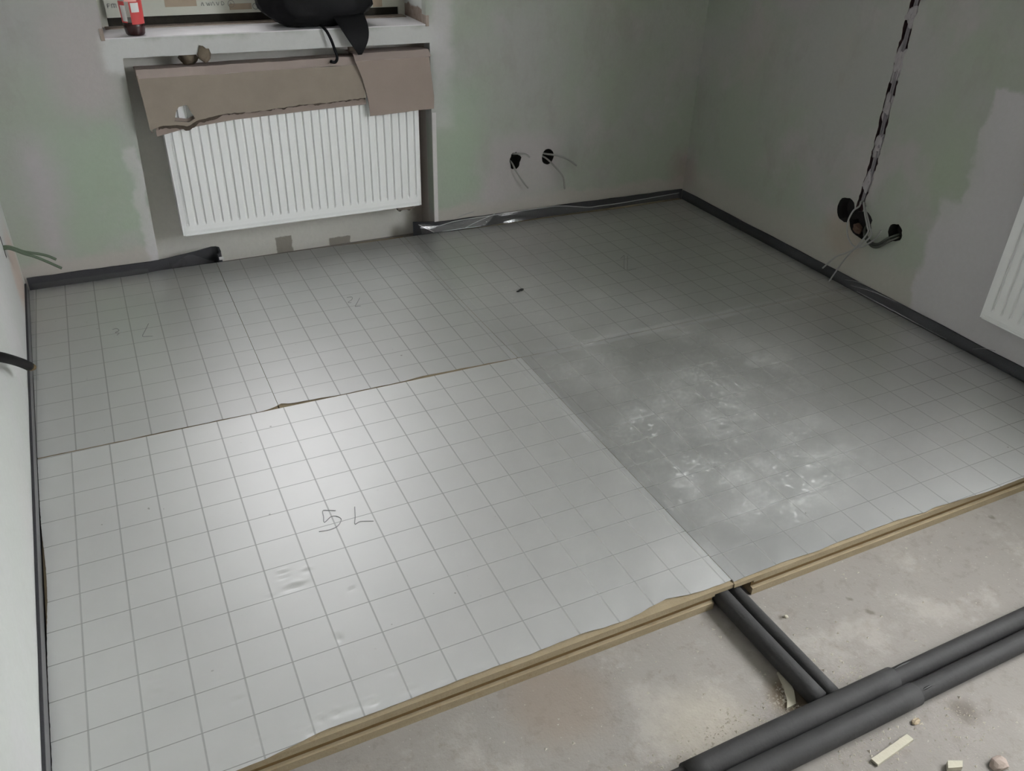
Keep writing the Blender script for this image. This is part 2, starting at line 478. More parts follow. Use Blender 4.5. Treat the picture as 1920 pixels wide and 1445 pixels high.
def tube(P, r, n=8, seg=6, radii=None):
    Q = catmull(P, seg)
    m = len(Q)
    V, F = [], []
    up = Vector((0.13, 0.21, 0.97))
    for i, q in enumerate(Q):
        t = (Q[min(i + 1, m - 1)] - Q[max(i - 1, 0)]).normalized()
        a = t.cross(up)
        if a.length < 1e-4: a = t.cross(Vector((1, 0, 0)))
        a.normalize(); b = t.cross(a).normalized(); up = -b if b.dot(up) < 0 else b
        rr = radii(i / (m - 1)) if radii else r
        for k in range(n):
            w = 2 * math.pi * k / n
            V.append(tuple(q + a * (rr * math.cos(w)) + b * (rr * math.sin(w))))
    for i in range(m - 1):
        for k in range(n):
            F.append((i * n + k, i * n + (k + 1) % n, (i + 1) * n + (k + 1) % n, (i + 1) * n + k))
    F.append(tuple(range(n))[::-1]); F.append(tuple((m - 1) * n + k for k in range(n)))
    return V, F


def band(P, th, z0, z1, lift=None):
    """upright ribbon of thickness th along plan points P (x, y); lift(i, n) adds to z1."""
    m = len(P); V, F = [], []
    for i, (x, y) in enumerate(P):
        a = Vector(P[max(i - 1, 0)]); b = Vector(P[min(i + 1, m - 1)])
        t = (b - a).normalized(); nn = Vector((-t.y, t.x)) * th * 0.5
        zt = z1 + (lift(i, m) if lift else 0)
        V += [(x + nn.x, y + nn.y, z0), (x - nn.x, y - nn.y, z0), (x - nn.x, y - nn.y, zt), (x + nn.x, y + nn.y, zt)]
    for i in range(m - 1):
        for k in range(4):
            F.append((4 * i + k, 4 * i + (k + 1) % 4, 4 * i + 4 + (k + 1) % 4, 4 * i + 4 + k))
    F += [(0, 1, 2, 3), (4 * m - 1, 4 * m - 2, 4 * m - 3, 4 * m - 4)]
    return V, F


def lathe(c, prof, n=32):
    V, F = [], []
    for r, z in prof:
        for k in range(n):
            w = 2 * math.pi * k / n
            V.append((c[0] + r * math.cos(w), c[1] + r * math.sin(w), c[2] + z))
    for i in range(len(prof) - 1):
        for k in range(n):
            F.append((i * n + k, i * n + (k + 1) % n, (i + 1) * n + (k + 1) % n, (i + 1) * n + k))
    return V, F


def lump(c, rx, ry, rz, seed, amt=0.25, sub=2, flat=False):
    bm = bmesh.new()
    bmesh.ops.create_icosphere(bm, subdivisions=sub, radius=1)
    V = []
    for v in bm.verts:
        k = 1 + amt * mnoise.noise(v.co * 1.7 + Vector((seed * 3.1, seed * 1.7, seed)))
        z = v.co.z
        if flat and z < -0.35: z = -0.35
        V.append((c[0] + v.co.x * rx * k, c[1] + v.co.y * ry * k, c[2] + z * rz * k))
    F = [tuple(q.index for q in f.verts) for f in bm.faces]
    bm.free()
    return V, F


def cut(o, cutters):
    """Boolean difference, applied; cutters = [(verts, faces, material)]."""
    tmp = []
    off = OFF[o]
    for v, f, m in cutters:
        c = mesh('cut', v, f, m)
        tmp.append(c)
        md = o.modifiers.new('b', 'BOOLEAN'); md.operation = 'DIFFERENCE'; md.object = c; md.solver = 'EXACT'
        md.material_mode = 'TRANSFER'
    dg = bpy.context.evaluated_depsgraph_get()
    dg.update()
    me = bpy.data.meshes.new_from_object(o.evaluated_get(dg))
    o.modifiers.clear()
    old = o.data; o.data = me; bpy.data.meshes.remove(old)
    for c in tmp:
        d = c.data; bpy.data.objects.remove(c); bpy.data.meshes.remove(d)
    return o


def wob(x, s=1.0, seed=0.0): return mnoise.noise(Vector((x * s, seed, seed * 0.37)))


# ------------------------------------------------------------------ the setting
YB = -3.3                       # wall behind the camera
ZC = 2.60
v, f = box(-0.35, 3.25, YB - 0.2, 1.75, -0.15, 0.0)
tag(mesh('floor', v, f, M_SCREED), 'bare dusty grey cement screed', kind='structure')
v, f = box(-0.35, 3.25, YB - 0.2, 1.75, ZC, ZC + 0.15)
tag(mesh('ceiling', v, f, M_CEIL), 'plain pale ceiling', kind='structure')

# far wall with radiator niche and window opening
xa, xb = wall_left_x(1.32), wall_right_x(1.26)
ya, yb = wall_far_y(-0.35), wall_far_y(3.2)
v, f = prism([(-0.35, ya, 0), (3.2, yb, 0), (3.2, yb + 0.42, 0), (-0.35, ya + 0.42, 0)], (0, 0, 0), (0, 0, ZC))
wall_far = mesh('wall_far', v, f, M_FAR)
tag(wall_far, 'blotchy green and pink plaster wall with window and radiator niche', kind='structure')
ND = 1.445                      # back of the niche
niche = prism([(0.368, 1.1, -0.01), (1.5625, 1.1, -0.01), (1.5600, 1.1, 0.882), (0.3915, 1.1, 0.884)], (0, 0, 0), (0, ND - 1.1, 0))
SILL = 0.949
win = prism([(0.346, 1.1, SILL), (1.546, 1.1, SILL), (1.543, 1.1, 2.3), (0.346, 1.1, 2.3)], (0, 0, 0), (0, 0.9, 0))


def hole(c, axis, r, depth, seed, n=22, sx=1.0, sz=1.0, rag=0.10):
    P = []
    for k in range(n):
        w = 2 * math.pi * k / n
        rr = r * (1 + rag * mnoise.noise(Vector((math.cos(w) * 1.8, math.sin(w) * 1.8, seed))))
        a, b = rr * math.cos(w) * sx, rr * math.sin(w) * sz
        P.append((c[0] + a, c[1], c[2] + b) if axis == 'y' else (c[0], c[1] + a, c[2] + b))
    d = Vector((0, 1, 0)) if axis == 'y' else Vector((1, 0, 0))
    return prism(P, tuple(-d * 0.03), tuple(d * depth))


cut(wall_far, [(*niche, M_FAR), (*win, M_FAR),
               (*hole((1.964, wall_far_y(1.964), 0.350), 'y', 0.034, 0.05, 2.0, sx=0.80, sz=1.12, rag=0.35), M_HOLE),
               (*hole((2.132, wall_far_y(2.132), 0.352), 'y', 0.034, 0.05, 5.0, sx=0.92, sz=1.08, rag=0.12), M_HOLE)])
# plaster bead along the right edge of the niche, thinner one at the left
v, f = prism([(1.5635, wall_far_y(1.57) - 0.003, 0.10), (1.582, wall_far_y(1.58) - 0.003, 0.10), (1.580, wall_far_y(1.58) - 0.003, 0.60), (1.5615, wall_far_y(1.57) - 0.003, 0.60)], (0, 0, 0), (0, 0.005, 0))
mesh('corner_bead', v, f, M_BEAD, wall_far, label='pale plaster bead at the niche edge')
for c, r, sd in (((0.672, wall_far_y(0.67) - 0.002, 0.884), (0.023, 0.012, 0.030), 1), ((0.620, 1.345, 0.866), (0.032, 0.03, 0.024), 2), ((1.250, 1.36, 0.868), (0.016, 0.02, 0.026), 3)):
    v, f = lump(c, *r, sd, 0.5)
    mesh('mounting_foam', v, f, M_RUSTFOAM, wall_far, True, label='brown expanding foam under the sill')

# left wall
v, f = prism([(wall_left_x(1.75), 1.75, 0), (wall_left_x(YB - 0.2), YB - 0.2, 0), (-0.35, YB - 0.2, 0), (-0.35, 1.75, 0)], (0, 0, 0), (0, 0, ZC))
wall_left = tag(mesh('wall_left', v, f, M_LEFT), 'pale blotchy plaster wall along the left', kind='structure')
yc = 0.97
cut(wall_left, [(*prism([(wall_left_x(yc) - 0.03, yc - 0.012, 0.33), (wall_left_x(yc) - 0.03, yc + 0.010, 0.33), (wall_left_x(yc) - 0.03, yc + 0.014, 0.40), (wall_left_x(yc) - 0.03, yc - 0.004, 0.42)], (0, 0, 0), (0.06, 0, 0)), M_HOLE)])

# right wall: chase, wall boxes, second window beyond the frame
v, f = prism([(wall_right_x(1.75), 1.75, 0), (wall_right_x(YB - 0.2), YB - 0.2, 0), (3.36, YB - 0.2, 0), (3.36, 1.75, 0)], (0, 0, 0), (0, 0, ZC))
wall_right = tag(mesh('wall_right', v, f, M_RIGHT), 'grey green plaster wall with a chased cable channel', kind='structure')
CH = [(0.117, 2.30), (0.120, 1.70), (0.119, 1.15), (0.124, 1.07), (0.125, 0.98), (0.126, 0.89), (0.126, 0.82), (0.126, 0.744), (0.122, 0.661), (0.122, 0.602), (0.122, 0.519), (0.127, 0.464), (0.130, 0.38)]


def chase_y(z):
    for (y0, z0), (y1, z1) in zip(CH, CH[1:]):
        if z1 <= z <= z0: return y0 + (y1 - y0) * (z - z0) / (z1 - z0)
    return CH[-1][0]


zs = [0.37 + 0.012 * i for i in range(int((2.30 - 0.37) / 0.012))]
xw = wall_right_x(0.12)
poly = [(xw, chase_y(z) + 0.019 + 0.007 * wob(z, 55, 1.0), z) for z in zs] + [(xw, chase_y(z) - 0.019 + 0.007 * wob(z, 55, 4.0), z) for z in reversed(zs)]
chase = prism(poly, (-0.03, 0, 0), (0.022, 0, 0))
WIN2 = (-3.05, -1.05, 0.97, 2.42)
w2 = box(2.7, 3.6, WIN2[0], WIN2[1], WIN2[2], WIN2[3])
cut(wall_right, [(*chase, M_CHASE),
                 (*hole((xw, 0.196, 0.356), 'x', 0.047, 0.055, 8.0, sx=1.0, sz=1.05, rag=0.15), M_HOLE),
                 (*hole((xw, 0.108, 0.328), 'x', 0.060, 0.050, 11.0, sx=1.0, sz=0.95, rag=0.35), M_HOLE),
                 (*hole((wall_right_x(-0.06), -0.061, 0.353), 'x', 0.034, 0.05, 14.0, rag=0.20), M_HOLE),
                 (*w2, M_RIGHT)])
for i, (z0, z1) in enumerate(((1.075, 1.125), (0.895, 0.985), (0.745, 0.815), (0.60, 0.66), (0.462, 0.52), (1.20, 1.32), (1.45, 1.55))):
    zm, h = (z0 + z1) / 2, (z1 - z0) / 2
    v, f = lump((xw + 0.006, chase_y(zm) + 0.004 * wob(i, 2, 1), zm), 0.0085, 0.022, h * 1.25, i + 3, 0.85, 4)
    mesh('plaster_dab', v, f, M_DAB, wall_right, True, label='lavender grey plaster dab holding the cable')
v, f = lump((xw + 0.024, 0.140, 0.290), 0.014, 0.030, 0.022, 31, 0.5, 3)
mesh('broken_brick', v, f, simple('brick', (0.12, 0.075, 0.055), 0.9, var=0.4, scale=60, bump=0.6), wall_right, True, label='broken brick in the wall box hole')

v, f = box(-0.35, 3.36, YB - 0.2, YB, 0, ZC)
wall_back = tag(mesh('wall_back', v, f, M_BACK), 'plaster wall behind the camera', kind='structure')


# windows
def window(name, label, P, along, width, zb, zt, frame_w, pane_mat):
    """P(a, d, z): a along the wall 0..width, d outward depth."""
    root = bpy.data.objects.new(name, None); COL.objects.link(root); OFF[root] = Vector((0, 0, 0))
    tag(root, label, kind='structure')

    def bar(nm, a0, a1, z0, z1, d0, d1, m):
        V = [P(a, d, z) for z in (z0, z1) for a, d in ((a0, d0), (a1, d0), (a1, d1), (a0, d1))]
        return mesh(nm, V, [(0, 3, 2, 1), (4, 5, 6, 7), (0, 1, 5, 4), (1, 2, 6, 5), (2, 3, 7, 6), (3, 0, 4, 7)], m, root)
    fw = frame_w
    bar('bottom_rail', 0, width, zb, zb + fw, 0, 0.07, M_FRAME); bar('top_rail', 0, width, zt - fw, zt, 0, 0.07, M_FRAME)
    bar('left_stile', 0, fw, zb + fw, zt - fw, 0, 0.07, M_FRAME); bar('right_stile', width - fw, width, zb + fw, zt - fw, 0, 0.07, M_FRAME)
    s0, s1 = fw, width - fw
    sw = 0.06
    for nm, a0, a1, z0, z1 in (('sash_bottom', s0, s1, zb + fw, zb + fw + sw), ('sash_top', s0, s1, zt - fw - sw, zt - fw),
                               ('sash_left', s0, s0 + sw, zb + fw + sw, zt - fw - sw), ('sash_right', s1 - sw, s1, zb + fw + sw, zt - fw - sw)):
        bar(nm, a0, a1, z0, z1, 0.015, 0.075, M_FRAME)
    bar('pane', s0 + sw, s1 - sw, zb + fw + sw, zt - fw - sw, 0.043, 0.047, pane_mat)
    return root, bar


FY = 1.520
w1, bar1 = window('window_1', 'window with protective film on its frame above the radiator', lambda a, d, z: (0.375 + a, FY + d, z), 'x', 1.142, 0.988, 2.30, 0.062, M_DIMGLASS)
bar1('joint_gap', 0.0, 1.142, SILL, 0.988, 0.03, 0.07, M_DARKJOINT)
for a0, a1 in ((-0.031, 0.0), (1.142, 1.172)):
    bar1('packing_strip', a0, a1, SILL, 2.30, 0.02, 0.07, M_FRAME)
sy = wall_far_y(0.9)
v, f = prism([(0.347, wall_far_y(0.347) + 0.001, SILL), (1.545, wall_far_y(1.545) + 0.001, SILL), (1.545, FY + 0.02, SILL), (0.347, FY + 0.02, SILL)], (0, 0, -0.0), (0, 0, 0.004))
mesh('window_sill', v, f, M_SILL, w1, label='white dusty window sill')
v, f = prism([(0.360, FY - 0.032, SILL + 0.004), (1.53, FY - 0.042, SILL + 0.004), (1.53, FY + 0.02, SILL + 0.004), (0.36, FY + 0.02, SILL + 0.004)], (0, 0, 0), (0, 0, 0.003))
mesh('mortar_line', v, f, M_SILLEND, w1, label='brownish mortar line at the frame foot')
for x0, x1 in ((0.334, 0.3475), (1.5445, 1.558)):
    yy = wall_far_y(x0) - 0.003
    v, f = box(x0, x1, yy, yy + 0.05, SILL - 0.004, SILL + 0.037)
    mesh('sill_end', v, f, M_SILLEND, w1)
# masking tape bits and film print on the frame
for x0, x1, z0, z1 in ((0.585, 0.70, 1.018, 1.045), (0.82, 0.905, 1.000, 1.022), (1.40, 1.44, 0.99, 1.02)):
    v, f = box(x0, x1, FY - 0.0015, FY, z0, z1)
    mesh('masking_tape', v, f, M_MASK, w1)


def strokes(name, lines, r, mat, parent, label=None):
    """flat-ish thin strokes as one small mesh of fine tubes."""
    V, F = merge(*[tube(L, r, 5, 4) for L in lines])
    return mesh(name, V, F, mat, parent, True, label=label)


def ink(pts): return [(x, FY - 0.001, z) for x, z in pts]


letters = []
x = 0.716
for k, g in enumerate(((( 0, 0), (.005, .012), (.010, 0)), ((0, .012), (.005, 0), (.008, .010), (.011, 0), (.016, .012)), ((0, 0), (.006, .013), (.012, 0)),
                       ((0, .012), (.005, 0), (.010, .012)), ((0, 0), (0, .013), (.008, .010), (.009, .003), (0, 0)))):
    letters.append(ink([(x + a, 1.018 + b) for a, b in g])); x += 0.019
letters.append(ink([(0.828 + 0.012 * math.cos(w * 0.5236), 1.022 + 0.012 * math.sin(w * 0.5236)) for w in range(13)]))
letters.append(ink([(0.824, 1.026), (0.829, 1.022), (0.825, 1.021)]))
strokes('film_print', letters, 0.0009, M_INK, w1, 'faded print on the protective film')
strokes('film_logo', [ink([(0.920 + 0.011 * math.cos(w * 0.5236), 1.010 + 0.011 * math.sin(w * 0.5236)) for w in range(2, 13)]), ink([(0.921, 1.014), (0.921, 1.027)])], 0.001, M_INK, w1)
strokes('film_letters', [ink([(0.400, 1.022), (0.400, 1.034), (0.407, 1.034), (0.407, 1.022)]), ink([(0.407, 1.034), (0.414, 1.034), (0.414, 1.022)]), ink([(0.385, 1.022), (0.385, 1.036)]), ink([(0.385, 1.036), (0.394, 1.036)]), ink([(0.385, 1.029), (0.392, 1.029)])], 0.0012, M_INK, w1)

xo = wall_right_x(-1.1)
w2o, bar2 = window('window_2', 'second window in the right wall', lambda a, d, z: (xo + 0.20 + d, WIN2[0] + a, z), 'y', WIN2[1] - WIN2[0], WIN2[2], WIN2[3], 0.062, M_GLASS)

# ------------------------------------------------------------------ insulation boards
def line_at(P, t):                       # piecewise-linear lookup x -> y
    if t <= P[0][0]: return P[0][1]
    for (a, b), (c, d) in zip(P, P[1:]):
        if t <= c: return b + (d - b) * (t - a) / (c - a)
    return P[-1][1]


def core_profile(front, back, z0=0.0, groove=True):
    """section (y, z) of a board with a grooved front edge."""
    if z0 > 0.03: return [(front, z0), (front, T - 0.0045), (back, T - 0.0045), (back, z0)]
    if not groove: return [(front, z0), (front, T - 0.0045), (back, T - 0.0045), (back, z0)]
    return [(front - 0.002, z0), (front - 0.002, 0.0215), (front + 0.001, 0.0225), (front + 0.009, 0.0230), (front + 0.009, 0.0395), (front + 0.001, 0.0405), (front, 0.041), (front, T - 0.0045), (back, T - 0.0045), (back, z0)]


def insulation(name, label, org, xl, xr, yf, yb, px, py, dusty, nx, ny, front_line=None, back_line=None, dents=(), groove=True, notch=None, amp=0.0, writing=None, slope=0.0, refl=0.72, rough=0.42):
    SEAMED = 'back' if yf < 0 else 'front'
    root = thing(name, label, 'insulation board', (org[0], org[1], 0.0), 'foil faced insulation boards')
    pieces = []
    xs0, xs1 = xl(yf), xr(yf)
    spans = [(None, None, 0.0)]
    if notch:                            # (x0, x1): lower part cut away for the pipes
        spans = [(None, notch[0], 0.0), (notch[0], notch[1], 0.047)] if notch[2] == 'r' else [(notch[0], notch[1], 0.047), (notch[1], None, 0.0)]
    for a, b, z0 in spans:
        pr = core_profile(yf, yb, z0, groove)
        V = []
        for side, q in ((0, a), (1, b)):
            for y, z in pr:
                xx = q if q is not None else (xl(y) if side == 0 else xr(y))
                y += (seam(xx) - 0.0015 - yb) if (SEAMED == 'back' and y == yb) else (seam(xx) + 0.0015 - yf) if (SEAMED == 'front' and y == yf) else 0.0
                x = q if q is not None else ((xl(y) + 0.001) if side == 0 else (xr(y) - 0.001))
                V.append((x, y, z))
        n = len(pr)
        F = [tuple(range(n)), tuple(range(n, 2 * n))] + [(i, (i + 1) % n, n + (i + 1) % n, n + i) for i in range(n)]
        pieces.append((V, F))
    core = mesh('foam_core', *merge(*pieces), M_CORE, root, label='tan rigid foam core')
    if groove:
        a = spans[0][0] if spans[0][0] is not None and spans[0][2] == 0 else (notch[1] if notch and notch[2] == 'l' else xl(yf) + 0.002)
        b = notch[0] if notch and notch[2] == 'r' else xr(yf) - 0.002
        v, f = box(a, b, yf + 0.0068, yf + 0.0095, 0.0229, 0.0394)
        mesh('groove', v, f, M_GROOVE, core, label='darker groove along the board edge')

    def fn(u, w):
        x0 = xl(yf); x = 0.0
        ylo0 = yf
        # y range first, then x range
        xm = xl(yf + (yb - yf) * w) + (xr(yf + (yb - yf) * w) - xl(yf + (yb - yf) * w)) * u
        lo = line_at(front_line, xm) if front_line else yf
        hi = line_at(back_line, xm) if back_line else yb
        lo += amp * 0.35 * (wob(xm, 26, 3.0 + org[0]) if SEAMED == 'back' else abs(wob(xm, 26, 3.0 + org[0]))); hi += (amp * 0.6 * wob(xm, 19, 8.0 + org[1]) if SEAMED == 'front' else -abs(0.001 * wob(xm, 19, 8.0)))
        y = lo + (hi - lo) * w
        z = T + 0.0003 * mnoise.noise(Vector((xm * 3.0, y * 3.0, 2.2))) + slope * (y - yf)
        e = min(1.0, (y - lo) / 0.05)
        z += 0.0012 * (1 - e) * mnoise.noise(Vector((xm * 22.0, y * 14.0, 5.0)))
        for dx, dy, rx, ry, dep in dents:
            q = ((xm - dx) / rx) ** 2 + ((y - dy) / ry) ** 2
            if q < 6: z -= 1.3 * dep * math.exp(-q) - dep * 0.7 * math.exp(-((xm - dx) / rx) ** 2 - ((y - dy - 1.5 * ry) / ry) ** 2)
        return (xm, y, z)
    V, F = grid(nx, ny, fn)
    fo = mesh('foil_facing', V, F, foil('foil_' + name + str(round(org[0] * 100)), px, py, dusty, refl, rough), root, True, label='silver foil printed with a fine grid')
    if writing:
        for ch in writing:
            strokes('pencil_character', [[(x, y, T + 0.0006) for x, y in L] for L in ch], 0.0010, M_PENCIL, fo, 'pencilled character')
    return root


def seam(x): return 0.1045 - 0.0135 * (x + 0.1) if x < 1.42 else 0.084 - 0.010 * (x - 1.42)


def edge_l(y): return wall_left_x(y) + 0.0085 + (0.0075 * math.exp(-((y + 0.42) / 0.16) ** 2) + 0.0015 * abs(wob(y, 60, 2)) if y < 0.1 else 0.0)
XJ = 1.4195                              # joint between left and right boards
far_L = [(-0.2, 1.288), (0.30, 1.286), (0.36, 1.296), (0.56, 1.292), (0.64, 1.286), (0.84, 1.285), (1.02, 1.281), (1.26, 1.266), (1.44, 1.262)]
far_R = [(1.40, 1.262), (1.59, 1.257), (1.77, 1.243), (2.2, 1.238), (2.5, 1.222), (2.95, 1.222)]
NICK = [(-0.2, 0.0025), (0.45, 0.003), (0.50, 0.001), (0.53, 0.0015), (0.565, 0.006), (0.585, 0.016), (0.597, 0.026), (0.615, 0.016), (0.64, 0.011), (0.72, 0.009), (0.76, 0.003), (1.0, 0.004), (1.06, 0.011), (1.2, 0.008), (1.41, 0.002), (1.43, -0.0002), (3.0, -0.0002)]
SEAM_B = [(x / 50, seam(x / 50) + line_at(NICK, x / 50)) for x in range(-10, 150)]
SEAM_D = [(x / 50, seam(x / 50) - 0.0015) for x in range(-10, 150)]
D_FRONT = [(-0.2, -1.094), (0.243, -1.0934), (0.30, -1.0925), (0.36, -1.085), (0.43, -1.0765), (0.52, -1.080), (0.63, -1.0775), (0.73, -1.0765), (0.88, -1.0775), (1.0, -1.0735), (1.06, -1.079), (1.125, -1.0813), (1.155, -1.078), (1.183, -1.0715), (1.24, -1.0645), (1.265, -1.069), (1.293, -1.0754), (1.35, -1.0793), (1.418, -1.079)]
E_FRONT = [(1.41, -1.0874), (1.46, -1.0835), (1.58, -1.0805), (1.698, -1.0865), (1.737, -1.0826), (1.887, -1.082), (1.964, -1.0818), (2.064, -1.0904), (2.10, -1.086), (2.176, -1.0912), (2.296, -1.0984), (2.454, -1.097), (3.0, -1.097)]
R = random.Random(3)
DENTS = [(0.44, -0.616, 0.012, 0.004, 0.0022), (0.437, -0.630, 0.012, 0.004, 0.0018), (0.495, -0.632, 0.010, 0.006, 0.0015), (0.456, -0.672, 0.020, 0.007, 0.0034), (0.396, -0.682, 0.010, 0.004, 0.0013), (0.575, -0.733, 0.008, 0.005, 0.0014),
         (0.507, -0.863, 0.006, 0.010, 0.0030), (0.587, -0.998, 0.009, 0.005, 0.0018), (0.524, -1.056, 0.010, 0.006, 0.0026), (0.490, -1.052, 0.022, 0.004, 0.0020), (0.605, -1.057, 0.016, 0.004, 0.0020), (0.274, -0.935, 0.014, 0.007, 0.0014), (0.45, -1.049, 0.008, 0.006, 0.0028),
         (0.136, -0.814, 0.012, 0.006, 0.0010), (0.132, -0.850, 0.010, 0.006, 0.0015), (0.253, -0.870, 0.009, 0.006, 0.0018), (0.417, -1.051, 0.007, 0.005, 0.0026), (0.393, -1.070, 0.007, 0.005, 0.0024), (0.297, -1.051, 0.010, 0.004, 0.0018), (0.37, -1.051, 0.012, 0.003, 0.0016),
         (0.674, -1.060, 0.014, 0.004, 0.0016), (0.856, -1.057, 0.012, 0.004, 0.0015), (0.768, -1.066, 0.012, 0.004, 0.0014), (0.21, -1.06, 0.012, 0.005, 0.0018)]
insulation('insulation_board', 'brightest foil insulation board at front left, pencilled 5 L', (0.0, 0.0), edge_l, lambda y: XJ, -1.0885, 0.0915, 0.1, 0.0986, 0.45, 260, 200,
           D_FRONT, SEAM_D, DENTS, True, (1.366, XJ, 'r'), 0.004,
           [[[(0.616, -0.447), (0.600, -0.439), (0.585, -0.434), (0.581, -0.457), (0.577, -0.48), (0.597, -0.466), (0.611, -0.469), (0.62, -0.486), (0.604, -0.507), (0.582, -0.513), (0.555, -0.509)]], [[(0.666, -0.452), (0.656, -0.49), (0.647, -0.518), (0.663, -0.514), (0.694, -0.526)]]], refl=0.82, rough=0.47)
insulation('insulation_board', 'foil insulation board at front right beside the right wall', (1.455, -0.0065), lambda y: XJ + 0.0015, lambda y: wall_right_x(y) - 0.022, -1.0905, 0.078, 0.1, 0.0986, 1.0, 130, 110,
           E_FRONT, SEAM_D, ((2.16, -1.03, 0.03, 0.003, 0.0012),), True, (XJ + 0.0015, 1.482, 'l'), 0.004, refl=0.68)
insulation('insulation_board', 'narrow foil insulation board in the back left corner, pencilled 3 L', (0.0125, 0.096), edge_l, lambda y: 0.587, 0.0945, 1.288, 0.1013, 0.1, 0.15, 70, 110,
           SEAM_B, far_L, ((0.50, 0.11, 0.02, 0.004, 0.001),), False, None, 0.002,
           [[[(0.156, 0.83), (0.17, 0.833), (0.176, 0.813), (0.163, 0.803), (0.175, 0.794), (0.167, 0.781)]], [[(0.277, 0.83), (0.262, 0.784), (0.248, 0.738), (0.264, 0.731), (0.28, 0.725)]]], refl=0.71, rough=0.46)
insulation('insulation_board', 'foil insulation board in front of the white radiator under the window', (0.682, 0.0855), lambda y: 0.5885, lambda y: XJ - 0.012 - 0.010 * math.sin(max(0, min(1, (y - 0.1) / 1.1)) * math.pi), 0.0945, 1.286, 0.1, 0.1, 0.3, 85, 110,
           SEAM_B, far_L, (), False, None, 0.003,
           [[[(0.996, 0.765), (1.015, 0.760), (1.008, 0.738), (0.988, 0.721), (0.999, 0.714)]], [[(1.041, 0.741), (1.022, 0.709), (1.004, 0.678), (1.014, 0.676), (1.025, 0.675)]]], refl=0.71, rough=0.46)
insulation('insulation_board', 'dusty foil insulation board in the dark far right corner, pencilled 1L', (1.468, 0.0805), lambda y: XJ - 0.0105 - 0.010 * math.sin(max(0, min(1, (y - 0.1) / 1.1)) * math.pi), lambda y: wall_right_x(y) - 0.022, 0.0805, 1.262, 0.0983, 0.0985, 1.0, 120, 110,
           SEAM_B, far_R, (), False, None, 0.002,
           [[[(2.199, 0.685), (2.216, 0.696), (2.232, 0.706), (2.194, 0.646), (2.156, 0.586)]], [[(2.244, 0.697), (2.203, 0.633), (2.162, 0.569), (2.182, 0.565), (2.201, 0.562)]]], refl=0.68)

# clear tapes over the joints
def tape(name, label, fn, nx, ny):
    V, F = grid(nx, ny, fn)
    x0, y0 = V[0][0], V[0][1]
    return top_mesh(name, label, 'tape', (x0, y0, T), V, F, M_TAPE, True, 'clear tape over the board joints')


tape('packing_tape', 'clear tape over the joint running from the radiator corner to the room middle',
     lambda u, w: (XJ - 0.010 - 0.010 * math.sin(max(0, min(1, (1.25 * w) / 1.1)) * math.pi) + (u - 0.5) * 0.05, -0.45 + w * 1.66, T + 0.0016 + 0.0003 * mnoise.noise(Vector((u * 3, w * 30, 1)))), 6, 90)
tape('packing_tape', 'clear tape over the crosswise joint at right, with a shiny wrinkle',
     lambda u, w: (XJ + 0.03 + u * 1.46, 0.078 - 0.008 * u + (w - 0.5) * 0.05,
                   T + 0.0016 + 0.0080 * max(0.0, 1 - abs(u - 0.57) / 0.075) * max(0, 1 - abs(w - 0.55) * 2.6) + 0.002 * max(0, 1 - abs(u - 0.07) / 0.012) * max(0, 1 - abs(w - 0.5) * 3) + 0.002 * max(0, 1 - abs(u - 0.15) / 0.01) * max(0, 1 - abs(w - 0.5) * 3)), 150, 8)
top_mesh('dirt_crumb', 'small dark crumb lying on the foil in the far half', 'debris', (1.65, 0.562, T), *merge(lump((1.655, 0.562, T + 0.0032), 0.012, 0.006, 0.004, 4, 0.6), lump((1.638, 0.556, T + 0.0026), 0.007, 0.003, 0.003, 9, 0.6)), M_BLACK, True)

# ------------------------------------------------------------------ grey edge insulation strips with their film aprons
def film(parent, topf, botf, n, m, amp, seed, mat=None):
    def fn(u, w):
        a, b = Vector(topf(u)), Vector(botf(u))
        p = a.lerp(b, w)
        s = math.sin(w * math.pi)
        p.z = max(p.z + amp * s * mnoise.noise(Vector((u * 14, w * 2.0, seed))), 0.0668 if w > 0.8 else -1)
        p.y += amp * 0.5 * s * mnoise.noise(Vector((u * 9, w * 2.0, seed + 4)))
        return tuple(p)
    V, F = grid(n, m, fn)
    return mesh('film_apron', V, F, mat or M_FILM, parent, True, label='thin clear film apron')


SH = 0.102                               # strip height
THK = 0.006
st = thing('edge_strip', 'dark grey foam edge strip along the left wall', 'edge strip', (wall_left_x(-0.5) + 0.004, -0.5, 0), 'dark grey foam edge strips')
P = [(wall_left_x(y) + 0.0035 + 0.0006 * wob(y, 6, 2), y) for y in [1.27 - 0.06 * i for i in range(50)]]
mesh('foam_band', *band(P, THK, 0.0, SH, lambda i, n: 0.003 * wob(i * 0.3, 1, 3)), M_EDGE, st)
film(st, lambda u: (wall_left_x(1.27 - 0.72 * u) + 0.008, 1.27 - 0.72 * u, 0.075), lambda u: (edge_l(1.27 - 0.72 * u) + 0.016, 1.27 - 0.72 * u, T + 0.003), 30, 4, 0.004, 3)
film(st, lambda u: (wall_left_x(1.27 - 2.9 * u) + 0.0075, 1.27 - 2.9 * u, SH), lambda u: (wall_left_x(1.27 - 2.9 * u) + 0.0078, 1.27 - 2.9 * u, T - 0.01), 60, 2, 0.0, 3, M_FILMLEFT)

